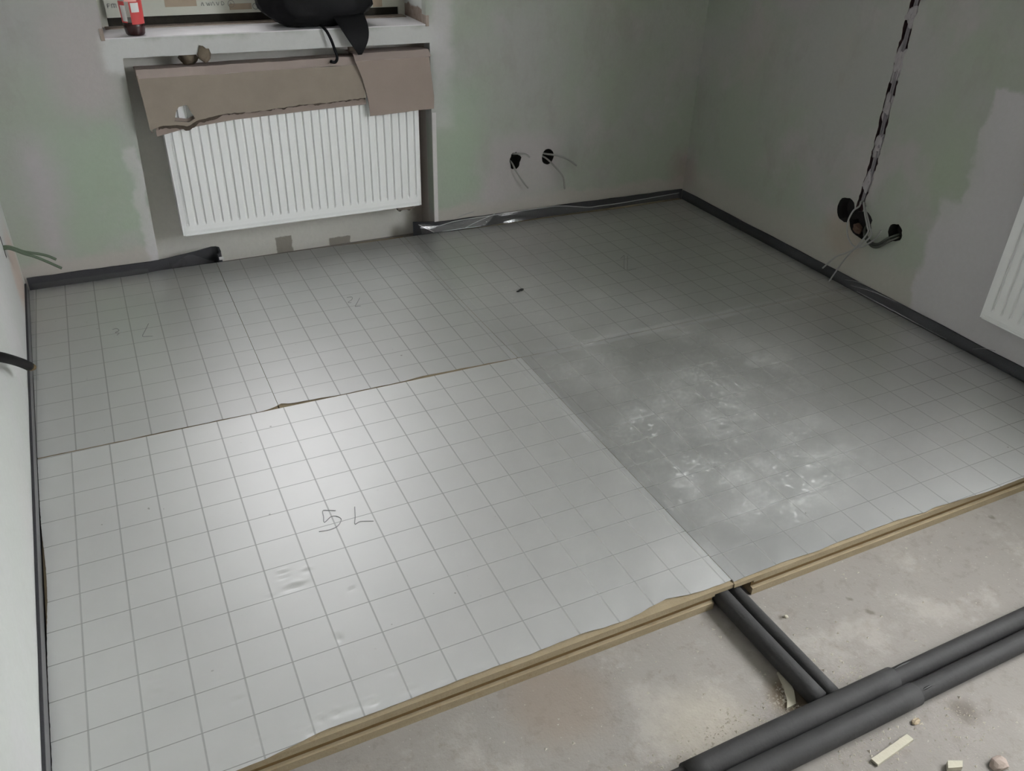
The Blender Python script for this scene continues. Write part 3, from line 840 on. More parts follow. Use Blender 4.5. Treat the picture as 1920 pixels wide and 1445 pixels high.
st = thing('edge_strip', 'dark grey foam edge strip in the back left corner, curling into the niche', 'edge strip', (0.1, wall_far_y(0.1) - 0.006, 0), 'dark grey foam edge strips')
P = [(x, wall_far_y(x) - 0.005) for x in [-0.112 + 0.03 * i for i in range(16)]] + [(0.405, 1.312), (0.44, 1.324), (0.48, 1.336), (0.52, 1.347), (0.56, 1.357), (0.585, 1.362), (0.602, 1.360), (0.612, 1.350), (0.615, 1.335), (0.608, 1.318), (0.598, 1.306)]
mesh('foam_band', *band(P, THK, 0.0, SH + 0.003, lambda i, n: 0.003 * wob(i * 0.4, 1, 7) + (-0.012 if i > n - 4 else 0)), M_EDGE, st)
film(st, lambda u: (-0.10 + 0.42 * u, wall_far_y(0) - 0.012, 0.082), lambda u: (-0.095 + 0.42 * u, 1.276, T + 0.003), 30, 4, 0.003, 6)
film(st, lambda u: (0.36 + 0.22 * u, 1.298 + 0.045 * math.sin(u * math.pi), 0.070 + 0.032 * math.sin(u * math.pi) ** 2), lambda u: (0.37 + 0.21 * u, 1.290, T + 0.004), 16, 4, 0.004, 9)
v, f = box(0.603, 0.621, 1.297, 1.303, 0.070, 0.081)
mesh('white_tab', v, f, M_WHITELABEL, st)

st = thing('edge_strip', 'dark grey foam edge strip at the far wall right of the radiator', 'edge strip', (2.2, wall_far_y(2.2) - 0.006, 0), 'dark grey foam edge strips')
P = [(1.470, 1.318), (1.490, 1.312), (1.515, 1.302), (1.545, 1.290)] + [(x, wall_far_y(x) - 0.005 - 0.003 * abs(wob(x, 5, 1))) for x in [1.58 + 0.04 * i for i in range(34)]] + [(2.922, wall_far_y(2.92) - 0.006)]
mesh('foam_band', *band(P, THK, 0.0, SH + 0.006, lambda i, n: 0.004 * wob(i * 0.35, 1, 12)), M_EDGE, st)
def ft(u):
    x = 1.49 + 1.40 * u
    z = line_at([(0, 0.098), (0.12, 0.085), (0.2, 0.110), (0.5, 0.106), (0.56, 0.100), (0.66, 0.082), (0.76, 0.080), (1, 0.088)], u)
    y = line_at([(0, 1.302), (0.08, 1.275), (0.2, 1.272), (0.5, 1.262), (0.66, 1.242), (0.76, 1.243), (1, 1.245)], u)
    return (x, min(y, wall_far_y(x) - 0.012), z)
film(st, ft, lambda u: (1.49 + 1.40 * u, line_at(far_R, 1.49 + 1.40 * u) - 0.004, T + 0.0035 + 0.004 * abs(wob(u, 20, 2))), 90, 6, 0.010, 15)
def wedge(u, w):
    a = Vector((1.487, 1.300, 0.099)).lerp(Vector((1.86, 1.268, 0.108)), u)
    b = Vector((1.545, 1.256, 0.0675)).lerp(Vector((1.80, 1.246, 0.0675)), u)
    p = a.lerp(b, w)
    p.z += 0.008 * math.sin(w * 3.14) * mnoise.noise(Vector((u * 4, w * 3, 3))); p.y -= 0.006 * math.sin(w * 3.14) * abs(mnoise.noise(Vector((u * 5, w, 8))))
    return tuple(p)
mesh('crumpled_film', *grid(30, 8, wedge), M_WEDGE, st, True, label='crumpled milky film at the strip end')
for L in ([(1.49, 1.298, 0.099), (1.52, 1.276, 0.084), (1.55, 1.256, 0.069)], [(1.59, 1.254, 0.068), (1.68, 1.249, 0.070), (1.78, 1.247, 0.069)], [(1.70, 1.249, 0.070), (1.75, 1.256, 0.085), (1.86, 1.268, 0.110)], [(1.66, 1.285, 0.105), (1.70, 1.282, 0.120), (1.76, 1.280, 0.132)]):
    mesh('film_fold_glint', *tube(L, 0.0018, 6, 5), M_GLINTB, st, True)
# lengthwise film fold, its bright glint painted as a milky tube
v, f = tube([(x, line_at([(1.58, 1.271), (2.0, 1.268), (2.2, 1.262), (2.36, 1.240), (2.55, 1.243), (2.9, 1.245)], x), line_at([(1.58, 0.090), (1.66, 0.103), (2.0, 0.107), (2.2, 0.108), (2.36, 0.086), (2.55, 0.082), (2.9, 0.090)], x)) for x in [1.58 + 0.06 * i for i in range(23)]], 0.0022, 6, 3)
mesh('film_fold_glint', v, f, M_GLINTB, st, True)

st = thing('edge_strip', 'dark grey foam edge strip along the right wall', 'edge strip', (wall_right_x(0) - 0.006, 0.0, 0), 'dark grey foam edge strips')
P = [(wall_right_x(y) - 0.0045 - 0.002 * abs(wob(y, 5, 6)), y) for y in [1.2465 - 0.06 * i for i in range(52)]]
mesh('foam_band', *band(P, THK, 0.0, SH, lambda i, n: 0.004 * wob(i * 0.3, 1, 22)), M_EDGE, st)
film(st, lambda u: (wall_right_x(1.2 - 2.25 * u) - 0.009, 1.2 - 2.25 * u, line_at([(0, 0.080), (0.25, 0.085), (0.47, 0.098), (0.6, 0.102), (0.8, 0.100), (1, 0.104)], u)),
     lambda u: (wall_right_x(1.2 - 2.25 * u) - 0.026, 1.2 - 2.25 * u, T + 0.004 + 0.003 * abs(wob(u, 24, 5))), 110, 6, 0.008, 25, M_FILMR)
for y0, y1, xs in ((0.02, -0.42, 0.0215),):
    v, f = tube([(wall_right_x(y0 + (y1 - y0) * k / 12) - xs, y0 + (y1 - y0) * k / 12, T + 0.006 + 0.001 * wob(k, 1, 3)) for k in range(13)], 0.0016, 6, 2)
    mesh('film_fold_glint', v, f, M_GLINT, st, True)
for a, b in (((2.925, 0.10, 0.088), (2.932, -0.03, 0.110)), ((2.922, 0.06, 0.080), (2.935, -0.16, 0.105)), ((2.920, -0.53, 0.088), (2.942, -0.60, 0.112))):
    v, f = tube([a, tuple((Vector(a) + Vector(b)) / 2 + Vector((0, 0, 0.006))), b], 0.0012, 6, 5)
    mesh('film_fold_glint', v, f, M_GLINT, st, True)


# ------------------------------------------------------------------ radiators
def radiator(label, O, U, N, width, height, depth, pitch, gw, group):
    """O: lower front left corner, U: along, N: outward normal (unit vectors)."""
    O, U, N = Vector(O), Vector(U), Vector(N)
    Z = Vector((0, 0, 1))
    root = thing('radiator', label, 'radiator', tuple(O + U * width / 2 - N * depth / 2), group)

    def pt(a, d, z): return tuple(O + U * a - N * d + Z * z)

    def slab(nm, a0, a1, d0, d1, z0, z1, m=M_ENAMEL, par=root):
        V = [pt(a, d, z) for z in (z0, z1) for a, d in ((a0, d0), (a1, d0), (a1, d1), (a0, d1))]
        o = mesh(nm, V, [(0, 3, 2, 1), (4, 5, 6, 7), (0, 1, 5, 4), (1, 2, 6, 5), (2, 3, 7, 6), (3, 0, 4, 7)], m, par)
        return o
    xs = [0.0, 0.003]
    m0 = 0.018
    nrib = int((width - 2 * m0) / pitch)
    st0 = (width - nrib * pitch) / 2
    prof = [(-0.5, 1.0), (-0.34, 0.80), (-0.20, 0.10), (0.20, 0.10), (0.34, 0.80), (0.5, 1.0)]
    cols = [(0.004, 1.0, -1), (st0 - 0.004, 1.0, -1)]
    for k in range(nrib + 1):
        c = st0 + k * pitch
        for q, h in prof: cols.append((c + q * gw, h, k))
    cols.append((width - 0.004, 1.0, -1))
    zr = [0.0, 0.014, 0.034, 0.040, 0.046, 0.056, height * 0.5, height - 0.056, height - 0.046, height - 0.038, height - 0.012, height]
    zm = [0, 0, 0, 0.35, 0.8, 1, 1, 1, 0.8, 0.3, 0, 0]
    V = []
    for z, k in zip(zr, zm):
        for a, h, _ in cols:
            d = (1 - h) * 0.0088 * k + (0.0025 if z in (0.0, height) else 0.0)
            V.append(pt(a, d, z))
    n = len(cols)
    F = [(j * n + i, j * n + i + 1, (j + 1) * n + i + 1, (j + 1) * n + i) for j in range(len(zr) - 1) for i in range(n - 1)]
    mesh('front_panel', V, F, M_ENAMEL, root, False, label='white ribbed front panel')
    slab('bottom_lip', 0.004, width - 0.004, 0.0015, 0.016, -0.005, 0.001)
    slab('side_cap', -0.004, 0.0035, 0.002, depth, -0.003, height + 0.002)
    slab('side_cap', width - 0.0035, width + 0.004, 0.002, depth, -0.003, height + 0.002)
    slab('rear_panel', 0.006, width - 0.006, depth - 0.018, depth - 0.003, 0.0, height - 0.004)
    slab('convector_core', 0.02, width - 0.02, 0.016, depth - 0.02, 0.02, height - 0.025)
    slab('top_grille', 0.004, width - 0.004, 0.004, depth - 0.004, height - 0.003, height + 0.001)
    return root, slab, pt


r1, slab1, pt1 = radiator('white ribbed panel radiator in the niche under the window', (0.483, 1.262, 0.2105), (1, -0.0046, 0), (-0.0046, -1, 0), 1.006, 0.600, 0.100, 0.0333, 0.0125, 'white panel radiators')
for a in (0.15, 0.85):
    slab1('wall_bracket', a, a + 0.03, 0.097, 0.186, 0.08, 0.55)
slab1('valve_block', 0.910, 0.985, 0.035, 0.075, -0.030, -0.003, M_VALVE)
for a in (0.925, 0.968):
    v, f = tube([pt1(a, 0.05, -0.018), pt1(a, 0.052, -0.030), pt1(a + 0.004, 0.075, -0.040), pt1(a + 0.008, 0.178, -0.046)], 0.008, 10, 5)
    mesh('supply_pipe', v, f, M_VALVE, r1, True)

r2, slab2, pt2 = radiator('white ribbed panel radiator on the right wall at the picture edge', (2.915, -0.522, 0.216), (0.012, -1, 0), (-1, -0.012, 0), 1.0, 0.60, 0.030, 0.0333, 0.0125, 'white panel radiators')
v, f = prism([pt2(-0.006, -0.005, 0.47), pt2(0.09, -0.005, 0.50), pt2(0.09, -0.005, 0.612), pt2(-0.010, -0.005, 0.612)], (0, 0, 0), (0.004, 0, 0))
t = thing('corner_guard', 'yellowish kraft corner guard on the right wall radiator', 'packaging', pt2(0, -0.005, 0.5))
mesh('front_flap', v, f, M_YELLOW, t)
v, f = prism([pt2(-0.010, -0.005, 0.47), pt2(-0.010, 0.03, 0.47), pt2(-0.010, 0.03, 0.612), pt2(-0.010, -0.005, 0.612)], (0, 0, 0), (0, 0.004, 0))
mesh('side_flap', v, f, M_YELLOW, t)

# ------------------------------------------------------------------ torn cardboard over the radiator
CY = 1.247
TORN = [(0.425, 0.640), (0.470, 0.654), (0.526, 0.655), (0.567, 0.646), (0.604, 0.664), (0.65, 0.672), (0.704, 0.680), (0.824, 0.679), (0.99, 0.689), (1.162, 0.692), (1.262, 0.697)]
card = thing('cardboard_cover', 'long torn brown cardboard laid over the top of the radiator', 'cardboard', (0.85, CY + 0.05, 0.815), 'cardboard covers')


def sheet(name, fn, nx, ny, th, mat, parent, label=None):
    V, F = grid(nx, ny, fn)
    n = len(V)
    V2 = V + [(x, y + th, z - th * 0.3) for x, y, z in V]
    F2 = list(F) + [tuple(i + n for i in q)[::-1] for q in F]
    nxp = nx + 1
    rim = [i for i in range(nx + 1)] + [nx + nxp * j for j in range(1, ny + 1)] + [ny * nxp + i for i in range(nx - 1, -1, -1)] + [nxp * j for j in range(ny - 1, 0, -1)]
    F2 += [(rim[k], rim[(k + 1) % len(rim)], rim[(k + 1) % len(rim)] + n, rim[k] + n) for k in range(len(rim))]
    return mesh(name, V2, F2, mat, parent, False, label=label)


def front_fn(u, w):
    xt = 0.424 + u * (1.262 - 0.424)
    xb_ = 0.432 + u * (1.262 - 0.432)
    zt = 0.8225 + 0.002 * wob(xt, 8, 2); zb = line_at(TORN, xb_) + 0.003 * wob(xb_, 60, 5) + 0.002 * wob(xb_, 150, 6)
    x = xt + (xb_ - xt) * w
    return (x, CY - 0.004 * math.sin(w * math.pi) * (0.5 + 0.5 * wob(x, 4, 1)) - 0.016 * w * w, zt + (zb - zt) * w)


fr = sheet('front_face', front_fn, 70, 6, 0.004, M_CARD, card, 'brown front face with a torn lower edge')
cut(fr, [(*prism([(0.522, 1.15, 0.668), (0.533, 1.15, 0.700), (0.546, 1.15, 0.717), (0.574, 1.15, 0.722), (0.588, 1.15, 0.690), (0.596, 1.15, 0.672), (0.572, 1.15, 0.660)], (0, 0, 0), (0, 0.2, 0)), M_TORNSHADE)])
def fold_fn(u, w):
    x = 0.424 + u * 0.838
    if w < 0.4:
        k = w / 0.4
        y, z = CY + 0.030 * k, 0.8225 + 0.0245 * k
    else:
        k = (w - 0.4) / 0.6
        y, z = CY + 0.030 + 0.13 * k, 0.847 - 0.012 * k
    return (x + 0.004 * w, y, z + 0.002 * wob(u, 9, 2) + 0.0015 * wob(u, 40, 5) * (1 if 0.05 < w < 0.5 else 0))


sheet('top_face', fold_fn, 60, 10, 0.001, M_CARDLIT, card, 'creased top face painted lighter for the light on it')
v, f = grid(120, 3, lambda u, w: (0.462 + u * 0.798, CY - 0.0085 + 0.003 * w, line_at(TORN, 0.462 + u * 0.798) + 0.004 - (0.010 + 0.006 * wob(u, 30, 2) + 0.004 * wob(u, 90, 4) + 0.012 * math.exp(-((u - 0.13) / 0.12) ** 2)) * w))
mesh('torn_edge_shade', v, f, M_TORNSHADE, card, label='ragged torn strip with the tear shadow painted in')  # strip painted dark for the shadow line under the torn front face
TL = [(0.44, 0.636), (0.470, 0.654), (0.526, 0.655), (0.567, 0.646), (0.663, 0.676), (0.823, 0.681), (1.07, 0.690), (1.27, 0.697)]
BL = [(0.44, 0.612), (0.472, 0.6186), (0.561, 0.6362), (0.74, 0.6523), (0.945, 0.6593), (1.16, 0.6665), (1.27, 0.668)]
def flap_fn(u, w):
    x = 0.452 + u * 0.812
    zm = line_at([(0.44, 0.632), (0.524, 0.646), (0.57, 0.641), (0.663, 0.668), (0.823, 0.673), (1.07, 0.681), (1.27, 0.687)], x) + 0.003 * wob(u, 70, 9)
    zt, zb = line_at(TL, x) + 0.022, line_at(BL, x)
    if w < 0.5: return (x, CY + 0.007 - 0.004 * w, zt + (zm - zt) * w * 2)
    return (x, CY + 0.004 - 0.016 * (w - 0.5), zm + (zb - zm) * (w - 0.5) * 2)


sheet('lower_flap', flap_fn, 70, 4, 0.003, M_CARD2, card, 'narrow lower flap below the tear')
v, f = prism([(0.424, CY, 0.823), (0.424, CY + 0.03, 0.846), (0.424, CY + 0.158, 0.835), (0.436, CY + 0.158, 0.70), (0.436, CY - 0.004, 0.630)], (0, 0, 0), (0.004, 0, 0))
mesh('side_face', v, f, M_CARD, card)
v, f = box(0.472, 0.492, CY + 0.034, CY + 0.06, 0.8478, 0.8490)
mesh('tape_scrap', v, f, M_FILM, card)

card2 = thing('cardboard_cover', 'short overlapping cardboard piece over the right end of the radiator', 'cardboard', (1.40, CY + 0.03, 0.83), 'cardboard covers')
RL = [(0.838, 1.2274), (0.80, 1.241), (0.7655, 1.2527), (0.72, 1.262), (0.6812, 1.2692), (0.6235, 1.2722)]
RR = [(0.838, 1.5375), (0.79, 1.5405), (0.74, 1.546), (0.68, 1.5515), (0.633, 1.5485)]


def lk(P, z):
    for (z0, x0), (z1, x1) in zip(P, P[1:]):
        if z1 <= z <= z0: return x0 + (x1 - x0) * (z - z0) / (z1 - z0)
    return P[-1][1]


def right_fn(u, w):
    zb = 0.6235 + 0.010 * u + 0.002 * wob(u, 30, 4)
    z = 0.838 + (zb - 0.838) * w
    x0, x1 = lk(RL, z), lk(RR, z)
    return (x0 + (x1 - x0) * u, CY - 0.014 - 0.012 * w + 0.012 * (1 - u) * w * 0.3, z)


sheet('front_face', right_fn, 16, 12, 0.004, M_CARD2, card2)
sheet('top_face', lambda u, w: (1.2274 + u * 0.318 + 0.008 * w, CY - 0.014 + 0.175 * w, 0.8385 + 0.024 * min(1, w * 5) - 0.012 * w + 0.002 * wob(u, 4, 2)), 10, 10, 0.001, M_CARDLIT, card2)

# ------------------------------------------------------------------ candle jar and black bag on the sill
SZ = SILL + 0.004
jc = (0.4545, 1.352, SZ)
jar = thing('candle_jar', 'clear candle cup with red label and dark wax on the sill', 'candle', jc)
mesh('clear_cup', *lathe(jc, [(0.0374, 0.0455), (0.0387, 0.08), (0.0397, 0.16), (0.0402, 0.20), (0.0388, 0.20), (0.0383, 0.16), (0.0373, 0.08), (0.0362, 0.0465)], 40), M_JAR, jar, True)
mesh('wax', *lathe(jc, [(0.0, 0.0005), (0.0282, 0.0005), (0.0328, 0.0065), (0.0368, 0.030), (0.0374, 0.045), (0.030, 0.046), (0.0, 0.046)], 40), M_DARKRED, jar, True, label='dark red wax')


def wrap(name, a0, a1, z0, z1, dr, mat, n=14, par=jar, dome=False):
    V, F = [], []
    for j in range(5):
        w = j / 4
        for i in range(n + 1):
            a = a0 + (a1 - a0) * i / n
            s = 2 * i / n - 1
            zt = z0 + (z1 - z0) * (math.sqrt(max(0, 1 - s * s)) if dome else 1)
            z = z0 + (zt - z0) * w
            r = 0.0365 + (0.0385 - 0.0365) * (z - 0.03) / 0.05 + dr
            V.append((jc[0] + r * math.cos(a), jc[1] + r * math.sin(a), jc[2] + z))
    F = [(j * (n + 1) + i, j * (n + 1) + i + 1, (j + 1) * (n + 1) + i + 1, (j + 1) * (n + 1) + i) for j in range(4) for i in range(n)]
    return mesh(name, V, F, mat, par, True)


dg = math.radians
lab = wrap('label', dg(186), dg(236), 0.045, 0.116, 0.0006, M_RED); OFF[lab] = OFF[jar]
lab2 = wrap('label', dg(258), dg(340), 0.040, 0.118, 0.0006, M_RED)
wrap('label_panel', dg(206), dg(238), 0.050, 0.103, 0.0010, M_WHITELABEL, par=lab)
wrap('label_panel', dg(266), dg(306), 0.080, 0.111, 0.0010, M_WHITELABEL, par=lab2)
wrap('label_print', dg(238), dg(300), 0.115, 0.136, 0.0008, M_PINKLABEL, par=lab2, dome=True)

bag = thing('black_bag', 'slumped black bag with hanging strap on the window sill', 'bag', (1.12, 1.36, SZ), None)


def bag_mesh():
    bm = bmesh.new()
    bmesh.ops.create_icosphere(bm, subdivisions=5, radius=1)
    V = []
    for q in bm.verts:
        c = q.co.copy()
        s = lambda t: math.copysign(abs(t) ** 0.72, t)
        x, y, z = s(c.x), s(c.y), s(c.z)
        n1 = mnoise.noise(c * 1.6 + Vector((4, 2, 1))); n2 = mnoise.noise(c * 4.5 + Vector((1, 8, 3))) + 0.6 * (abs(mnoise.noise(c * 6 + Vector((3, 1, 7)))) * 2 - 0.5)
        k = 1 + 0.10 * n1 + 0.045 * n2
        # base slumped, right shoulder swelling out over the sill edge
        wz = (z + 1) / 2
        lean = 0.165 + 0.035 * math.sin(wz * 3.0)
        px = 1.121 + x * k * (lean + 0.012) + 0.020 * wz * x
        if x > 0: px += 0.020 * math.exp(-((z + 0.15) / 0.35) ** 2) * x
        py = 1.385 + y * k * (0.088 + 0.02 * (1 - wz))
        pz = SZ + 0.085 + z * k * 0.088
        if pz < SZ + 0.0005: pz = SZ + 0.0005
        V.append((px, py, pz))
    F = [tuple(q.index for q in f.verts) for f in bm.faces]
    bm.free()
    return V, F


mesh('bag_body', *bag_mesh(), M_BAG, bag, True)


def drape(u, w):
    # hanging corner: wide at the sill, a point in front of the radiator cardboard
    a = Vector((1.165 + 0.128 * u, 1.292 - 0.035 * w + 0.010 * math.sin(u * 3.1), SZ + 0.045))
    tip = Vector((1.246 + 0.014 * u, 1.248, 0.8585))
    mid = a.lerp(tip, w)
    mid.x += 0.020 * math.sin(w * math.pi) * (1 - u) * -0.2 + 0.018 * math.sin(w * math.pi) * u
    mid.y -= 0.010 * math.sin(w * math.pi) + 0.012 * math.sin(u * math.pi) * (1 - w)
    return tuple(mid)


V, F = grid(14, 14, drape)
n = len(V)
V2 = V + [(x, y + 0.012 * (1 - 0.5 * abs(2 * ((i % 15) / 14) - 1)), z + 0.002) for i, (x, y, z) in enumerate(V)]
rim = list(range(15)) + [14 + 15 * j for j in range(1, 15)] + [14 * 15 + i for i in range(13, -1, -1)] + [15 * j for j in range(13, 0, -1)]
F2 = F + [tuple(i + n for i in q)[::-1] for q in F] + [(rim[k], rim[(k + 1) % len(rim)], rim[(k + 1) % len(rim)] + n, rim[k] + n) for k in range(len(rim))]
mesh('hanging_corner', V2, F2, M_BAG, bag, True)
mesh('strap', *tube([(1.118, 1.300, SZ + 0.012), (1.132, 1.270, 0.948), (1.146, 1.262, 0.915), (1.154, 1.256, 0.885), (1.160, 1.250, 0.862), (1.157, 1.245, 0.846), (1.146, 1.240, 0.838), (1.130, 1.238, 0.843)], 0.0058, 8, 5), M_BAG, bag, True)

# ------------------------------------------------------------------ cables in the wall boxes
def cable_thing(name, label, loc, tubes, group=None):
    t = thing(name, label, 'cable', loc, group)
    for nm, P, r, m in tubes:
        mesh(nm, *tube(P, r, 8, 7), m, t, True)
    return t


y1 = wall_far_y(1.96)
cable_thing('cable_pair', 'two short grey cables from the left wall box beside the niche', (1.964, y1, 0.35),
            [('cable', [(1.955, y1 + 0.045, 0.375), (1.958, y1 + 0.002, 0.383), (1.985, 1.250, 0.388), (2.006, 1.245, 0.382), (2.022, 1.245, 0.370)], 0.0042, M_GREYCABLE),
             ('cable', [(1.952, y1 + 0.045, 0.345), (1.950, y1 + 0.002, 0.338), (1.954, 1.255, 0.318), (1.969, 1.248, 0.293), (1.993, 1.244, 0.257), (2.019, 1.240, 0.226)], 0.0042, M_GREYCABLE)], 'cable ends in the far wall boxes')
cable_thing('cable_pair', 'two longer grey cables from the second far wall box', (2.132, wall_far_y(2.13), 0.35),
            [('cable', [(2.112, wall_far_y(2.1) + 0.045, 0.362), (2.125, wall_far_y(2.1), 0.366), (2.160, 1.245, 0.364), (2.205, 1.235, 0.349), (2.240, 1.230, 0.328), (2.266, 1.228, 0.308)], 0.0044, M_GREYCABLE),
             ('cable', [(2.108, wall_far_y(2.1) + 0.045, 0.352), (2.125, wall_far_y(2.1), 0.345), (2.159, 1.248, 0.310), (2.185, 1.240, 0.280), (2.203, 1.236, 0.250), (2.213, 1.234, 0.199)], 0.0044, M_GREYCABLE)], 'cable ends in the far wall boxes')

cb = thing('chased_cable', 'grey cables running down the chased channel in the right wall', 'cable', (xw, 0.125, 0.40))
for dy in (-0.0043, 0.0043):
    mesh('cable', *tube([(xw + 0.005, chase_y(z) + dy + 0.002 * wob(z, 9, 3), z) for z in [2.28 - 0.06 * i for i in range(32)]] + [(xw + 0.012, 0.128 + dy, 0.40)], 0.0042, 8, 2), M_CHCABLE, cb, True)
cable_thing('loose_wire', 'thin white wire looping out of the right wall box', (xw, 0.128, 0.40),
            [('cable', [(xw + 0.010, 0.128, 0.412), (2.925, 0.118, 0.418), (2.905, 0.102, 0.408), (2.900, 0.121, 0.383), (2.900, 0.134, 0.334), (2.900, 0.120, 0.282), (2.900, 0.082, 0.252), (2.900, 0.038, 0.261), (2.905, 0.008, 0.290), (2.910, -0.012, 0.318), (2.912, -0.022, 0.352)], 0.0034, M_WHITECABLE)], 'loose white wires at the right wall')
cable_thing('loose_wire', 'white wire from the right wall box, ending lower over the foil', (xw, 0.10, 0.41),
            [('cable', [(xw + 0.008, 0.118, 0.405), (2.92, 0.098, 0.418), (2.885, 0.047, 0.392), (2.875, 0.014, 0.358), (2.872, 0.003, 0.338), (2.868, 0.028, 0.280), (2.868, 0.075, 0.200), (2.868, 0.125, 0.080)], 0.0034, M_WHITECABLE)], 'loose white wires at the right wall')
cable_thing('loose_wire', 'white wire from the right wall box, ending higher at the dark strip', (xw, 0.09, 0.40),
            [('cable', [(xw + 0.012, 0.112, 0.395), (2.915, 0.085, 0.410), (2.885, 0.030, 0.384), (2.878, 0.003, 0.355), (2.876, -0.012, 0.330), (2.872, 0.030, 0.268), (2.874, 0.080, 0.224), (2.876, 0.130, 0.185), (2.878, 0.184, 0.113)], 0.0034, M_WHITECABLE)], 'loose white wires at the right wall')
cable_thing('dark_cables', 'pair of dark cables bridging the two right wall boxes', (xw, 0.0, 0.30),
            [('cable', [(xw + 0.03, 0.095, 0.325), (2.93, 0.070, 0.312), (2.922, 0.042, 0.297), (2.920, 0.012, 0.285), (2.922, -0.018, 0.292), (2.930, -0.048, 0.325), (xw + 0.02, -0.070, 0.346)], 0.0055, M_DARKCABLE),
             ('cable', [(xw + 0.03, 0.090, 0.312), (2.93, 0.064, 0.300), (2.922, 0.036, 0.284), (2.920, 0.004, 0.274), (2.922, -0.024, 0.283), (2.930, -0.055, 0.316), (xw + 0.02, -0.075, 0.337)], 0.0055, M_DARKCABLE)])
cable_thing('green_cables', 'two grey green cable ends sticking out of the left wall', (wall_left_x(0.97), 0.97, 0.36),
            [('cable', [(wall_left_x(0.97) - 0.02, 0.968, 0.370), (-0.100, 0.965, 0.370), (-0.077, 0.975, 0.353), (-0.055, 0.99, 0.333), (-0.013, 1.00, 0.314), (0.010, 1.00, 0.302), (0.029, 1.00, 0.287)], 0.0048, M_GREENCABLE),
             ('cable', [(wall_left_x(0.97) - 0.02, 0.962, 0.362), (-0.102, 0.958, 0.366), (-0.080, 0.965, 0.352), (-0.058, 0.98, 0.330), (-0.036, 0.99, 0.314), (-0.006, 1.00, 0.288), (0.039, 1.00, 0.252)], 0.0048, M_GREENCABLE)])

t = thing('conduit_stub', 'black conduit stub with a frayed brown end jutting from the left wall', 'pipe', (wall_left_x(-0.2), -0.2, 0.57))
mesh('conduit', *tube([(wall_left_x(-0.2) - 0.02, -0.235, 0.588), (-0.084, -0.18, 0.552), (-0.060, -0.08, 0.488), (-0.049, 0.08, 0.384), (-0.0435, 0.170, 0.3215)], 0.0125, 12, 5), M_CONDUIT, t, True)
mesh('frayed_end', *tube([(-0.0438, 0.166, 0.3240), (-0.0415, 0.190, 0.3075), (-0.0395, 0.203, 0.2985)], 0.011, 12, 3, lambda u: 0.0127 - 0.004 * u), M_RUSTEND, t, True)

# ------------------------------------------------------------------ lagged heating pipes on the screed
def pipe(label, P, r, group, sleeve=None, slit=None):
    """sleeve: (points, radius) - thicker lagging pushed over the pipe."""
    t = thing('lagged_pipe', label, 'pipe', (P[0][0], P[0][1], 0), group)
    mesh('lagging', *tube(P, r, 20, 4), M_PIPE, t, True)
    if sleeve:
        mesh('outer_sleeve', *tube(sleeve[0], sleeve[1], 20, 4), M_PIPE, t, True, label='thicker lagging sleeve')
    for s in slit or ():
        mesh('slit', *tube(s, 0.002, 6, 4, lambda u: 0.0004 + 0.0026 * math.sin(u * math.pi)), M_BLACK, t, True)
    return t


rt, rs = 0.0215, 0.0250
gp = 'lagged heating pipes on the screed'
pipe('rear of the two long black lagged pipes crossing the screed', [(0.45, -1.440, rt), (1.03, -1.4385, rt), (1.60, -1.4365, rt), (2.2, -1.4365, rt), (2.9, -1.438, rt)], rt, gp,
     ([(1.035, -1.4385, rs), (1.2, -1.4370, rs), (1.4, -1.4372, rs), (1.588, -1.4365, rs)], rs), [[(1.592, -1.428, rt * 2 - 0.002), (1.62, -1.426, rt * 2 - 0.003), (1.655, -1.427, rt * 2 - 0.0025)]])
pipe('front of the two long black lagged pipes crossing the screed', [(0.45, -1.4880, rt), (1.03, -1.4868, rt), (1.60, -1.4855, rt), (2.2, -1.4845, rt), (2.9, -1.484, rt)], rt, gp,
     ([(0.80, -1.4895, rs), (1.1, -1.4885, rs), (1.4, -1.4885, rs), (1.600, -1.4870, rs)], rs), [[(1.604, -1.494, rt * 2 - 0.003), (1.625, -1.493, rt * 2 - 0.003), (1.650, -1.493, rt * 2 - 0.003)]])
pipe('left short black pipe running from the long pipes under the boards', [(1.4005, -1.408, 0.0225), (1.3965, -1.25, 0.0225), (1.3945, -1.08, 0.0225), (1.394, -0.6, 0.0225)], 0.0222, gp)
pipe('right short black pipe running from the long pipes under the boards', [(1.4420, -1.408, 0.018), (1.4395, -1.25, 0.018), (1.4375, -1.08, 0.018), (1.437, -0.6, 0.018)], 0.0176, gp)
top_mesh('thin_black_wire', 'thin black wire lying along the rear lagged pipe', 'cable', (1.5, -1.40, 0), *tube([(1.452, -1.400, 0.004), (1.50, -1.4030, 0.004), (1.56, -1.4045, 0.004), (1.62, -1.4060, 0.004)], 0.0032, 6, 4), M_BLACK, True)
top_mesh('thin_black_wire', 'thin black wire beside the right short pipe', 'cable', (1.47, -1.2, 0), *tube([(1.4640, -1.395, 0.004), (1.4640, -1.30, 0.004), (1.4635, -1.18, 0.004)], 0.0032, 6, 4), M_BLACK, True)

# ------------------------------------------------------------------ offcuts and crumbs on the screed
def chip(name, label, poly, h, mat, group='foam offcuts on the screed'):
    c = (sum(p[0] for p in poly) / len(poly), sum(p[1] for p in poly) / len(poly), 0.0)
    v, f = prism([(x, y, 0.0) for x, y in poly], (0, 0, 0.0006), (0, 0, h))
    v = [(x + 0.0012 * wob(i, 3, 1), y + 0.0012 * wob(i, 3, 2), z + (0.0012 * wob(i, 2, 4) if z > 0.002 else 0)) for i, (x, y, z) in enumerate(v)]
    return top_mesh(name, label, 'offcut', c, v, f, mat, False, group)


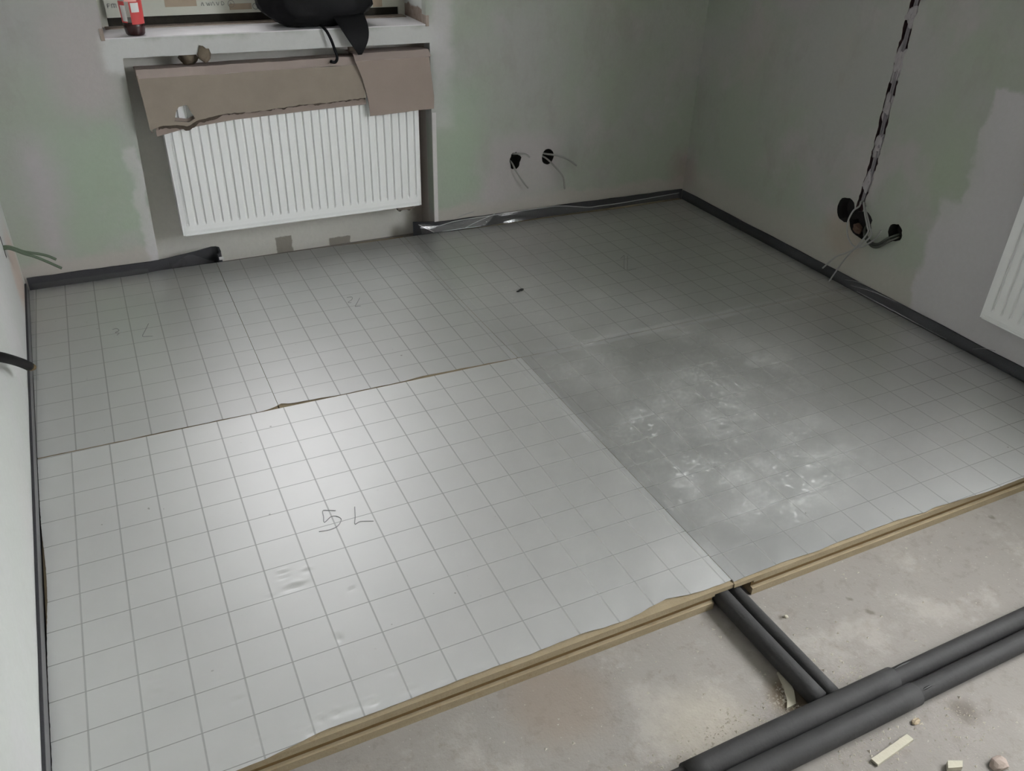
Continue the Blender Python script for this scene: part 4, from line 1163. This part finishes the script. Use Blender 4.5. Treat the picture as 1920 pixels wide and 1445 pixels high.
chip('foam_offcut', 'curved cream offcut strip between the short pipes and the rear pipe', [(1.3795, -1.307), (1.3965, -1.3085), (1.3900, -1.335), (1.3790, -1.362), (1.3600, -1.3900), (1.3350, -1.3905), (1.3500, -1.375), (1.3660, -1.345)], 0.006, M_CREAM)
chip('foam_offcut', 'straight cream offcut strip in front of the long pipes', [(1.5215, -1.5444), (1.5245, -1.5596), (1.4125, -1.5715), (1.4085, -1.5555)], 0.007, M_CREAM)
chip('foam_offcut', 'small cream block at the lower picture edge', [(1.545, -1.6259), (1.573, -1.6387), (1.561, -1.6487), (1.5312, -1.6377)], 0.012, M_CREAM)
for nm, lb, c, r, sd, m in (('plaster_chip', 'tan chip lying just in front of the front lagged pipe', (1.566, -1.529), (0.012, 0.006, 0.006), 3, M_TAN),
                            ('plaster_chip', 'pinkish plaster lump in the lower right picture corner', (1.640, -1.672), (0.022, 0.015, 0.012), 5, M_PINKCHIP),
                            ('plaster_chip', 'pale chip on the screed right of the short pipes', (1.512, -1.185), (0.006, 0.005, 0.004), 6, M_CREAM)):
    top_mesh(nm, lb, 'debris', (c[0], c[1], 0), *lump((c[0], c[1], r[2] * 0.36), *r, sd, 0.4, 2, True), m, False, 'chips on the screed')


def crumbs():
    r = random.Random(11)
    V, F = [], []

    def add(x, y, s):
        k = len(V)
        a = r.random() * 6.28
        for q in range(3):
            V.append((x + s * math.cos(a + q * 2.09), y + s * (0.6 + 0.5 * r.random()) * math.sin(a + q * 2.09), 0.0003))
        V.append((x + s * 0.2, y, s * (0.35 + 0.3 * r.random())))
        F.extend([(k, k + 1, k + 3), (k + 1, k + 2, k + 3), (k + 2, k, k + 3), (k, k + 2, k + 1)])
    for cx, cy, sx, sy, n in ((1.29, -1.375, 0.09, 0.022, 260), (1.10, -1.39, 0.10, 0.022, 160), (1.365, -1.37, 0.02, 0.02, 120), (1.66, -1.56, 0.05, 0.03, 90),
                              (1.38, -1.555, 0.05, 0.02, 110), (1.53, -1.37, 0.03, 0.02, 60), (1.55, -1.25, 0.12, 0.08, 60), (1.9, -1.25, 0.3, 0.10, 70), (1.0, -1.22, 0.3, 0.08, 90), (1.6, -1.60, 0.10, 0.05, 90), (1.47, -1.52, 0.06, 0.012, 60)):
        for _ in range(n):
            x, y = r.gauss(cx, sx), r.gauss(cy, sy)
            if abs(y + 1.462) < 0.05 or y > -1.10: continue
            if 1.37 < x < 1.47 and y > -1.42: continue
            add(x, y, 0.0014 + 0.0042 * r.random() ** 2.5)
    return V, F


tag(mesh('foam_crumbs', *crumbs(), M_CRUMB), 'pale crumbs and sawdust scattered over the screed around the pipes', 'crumbs', kind='stuff')
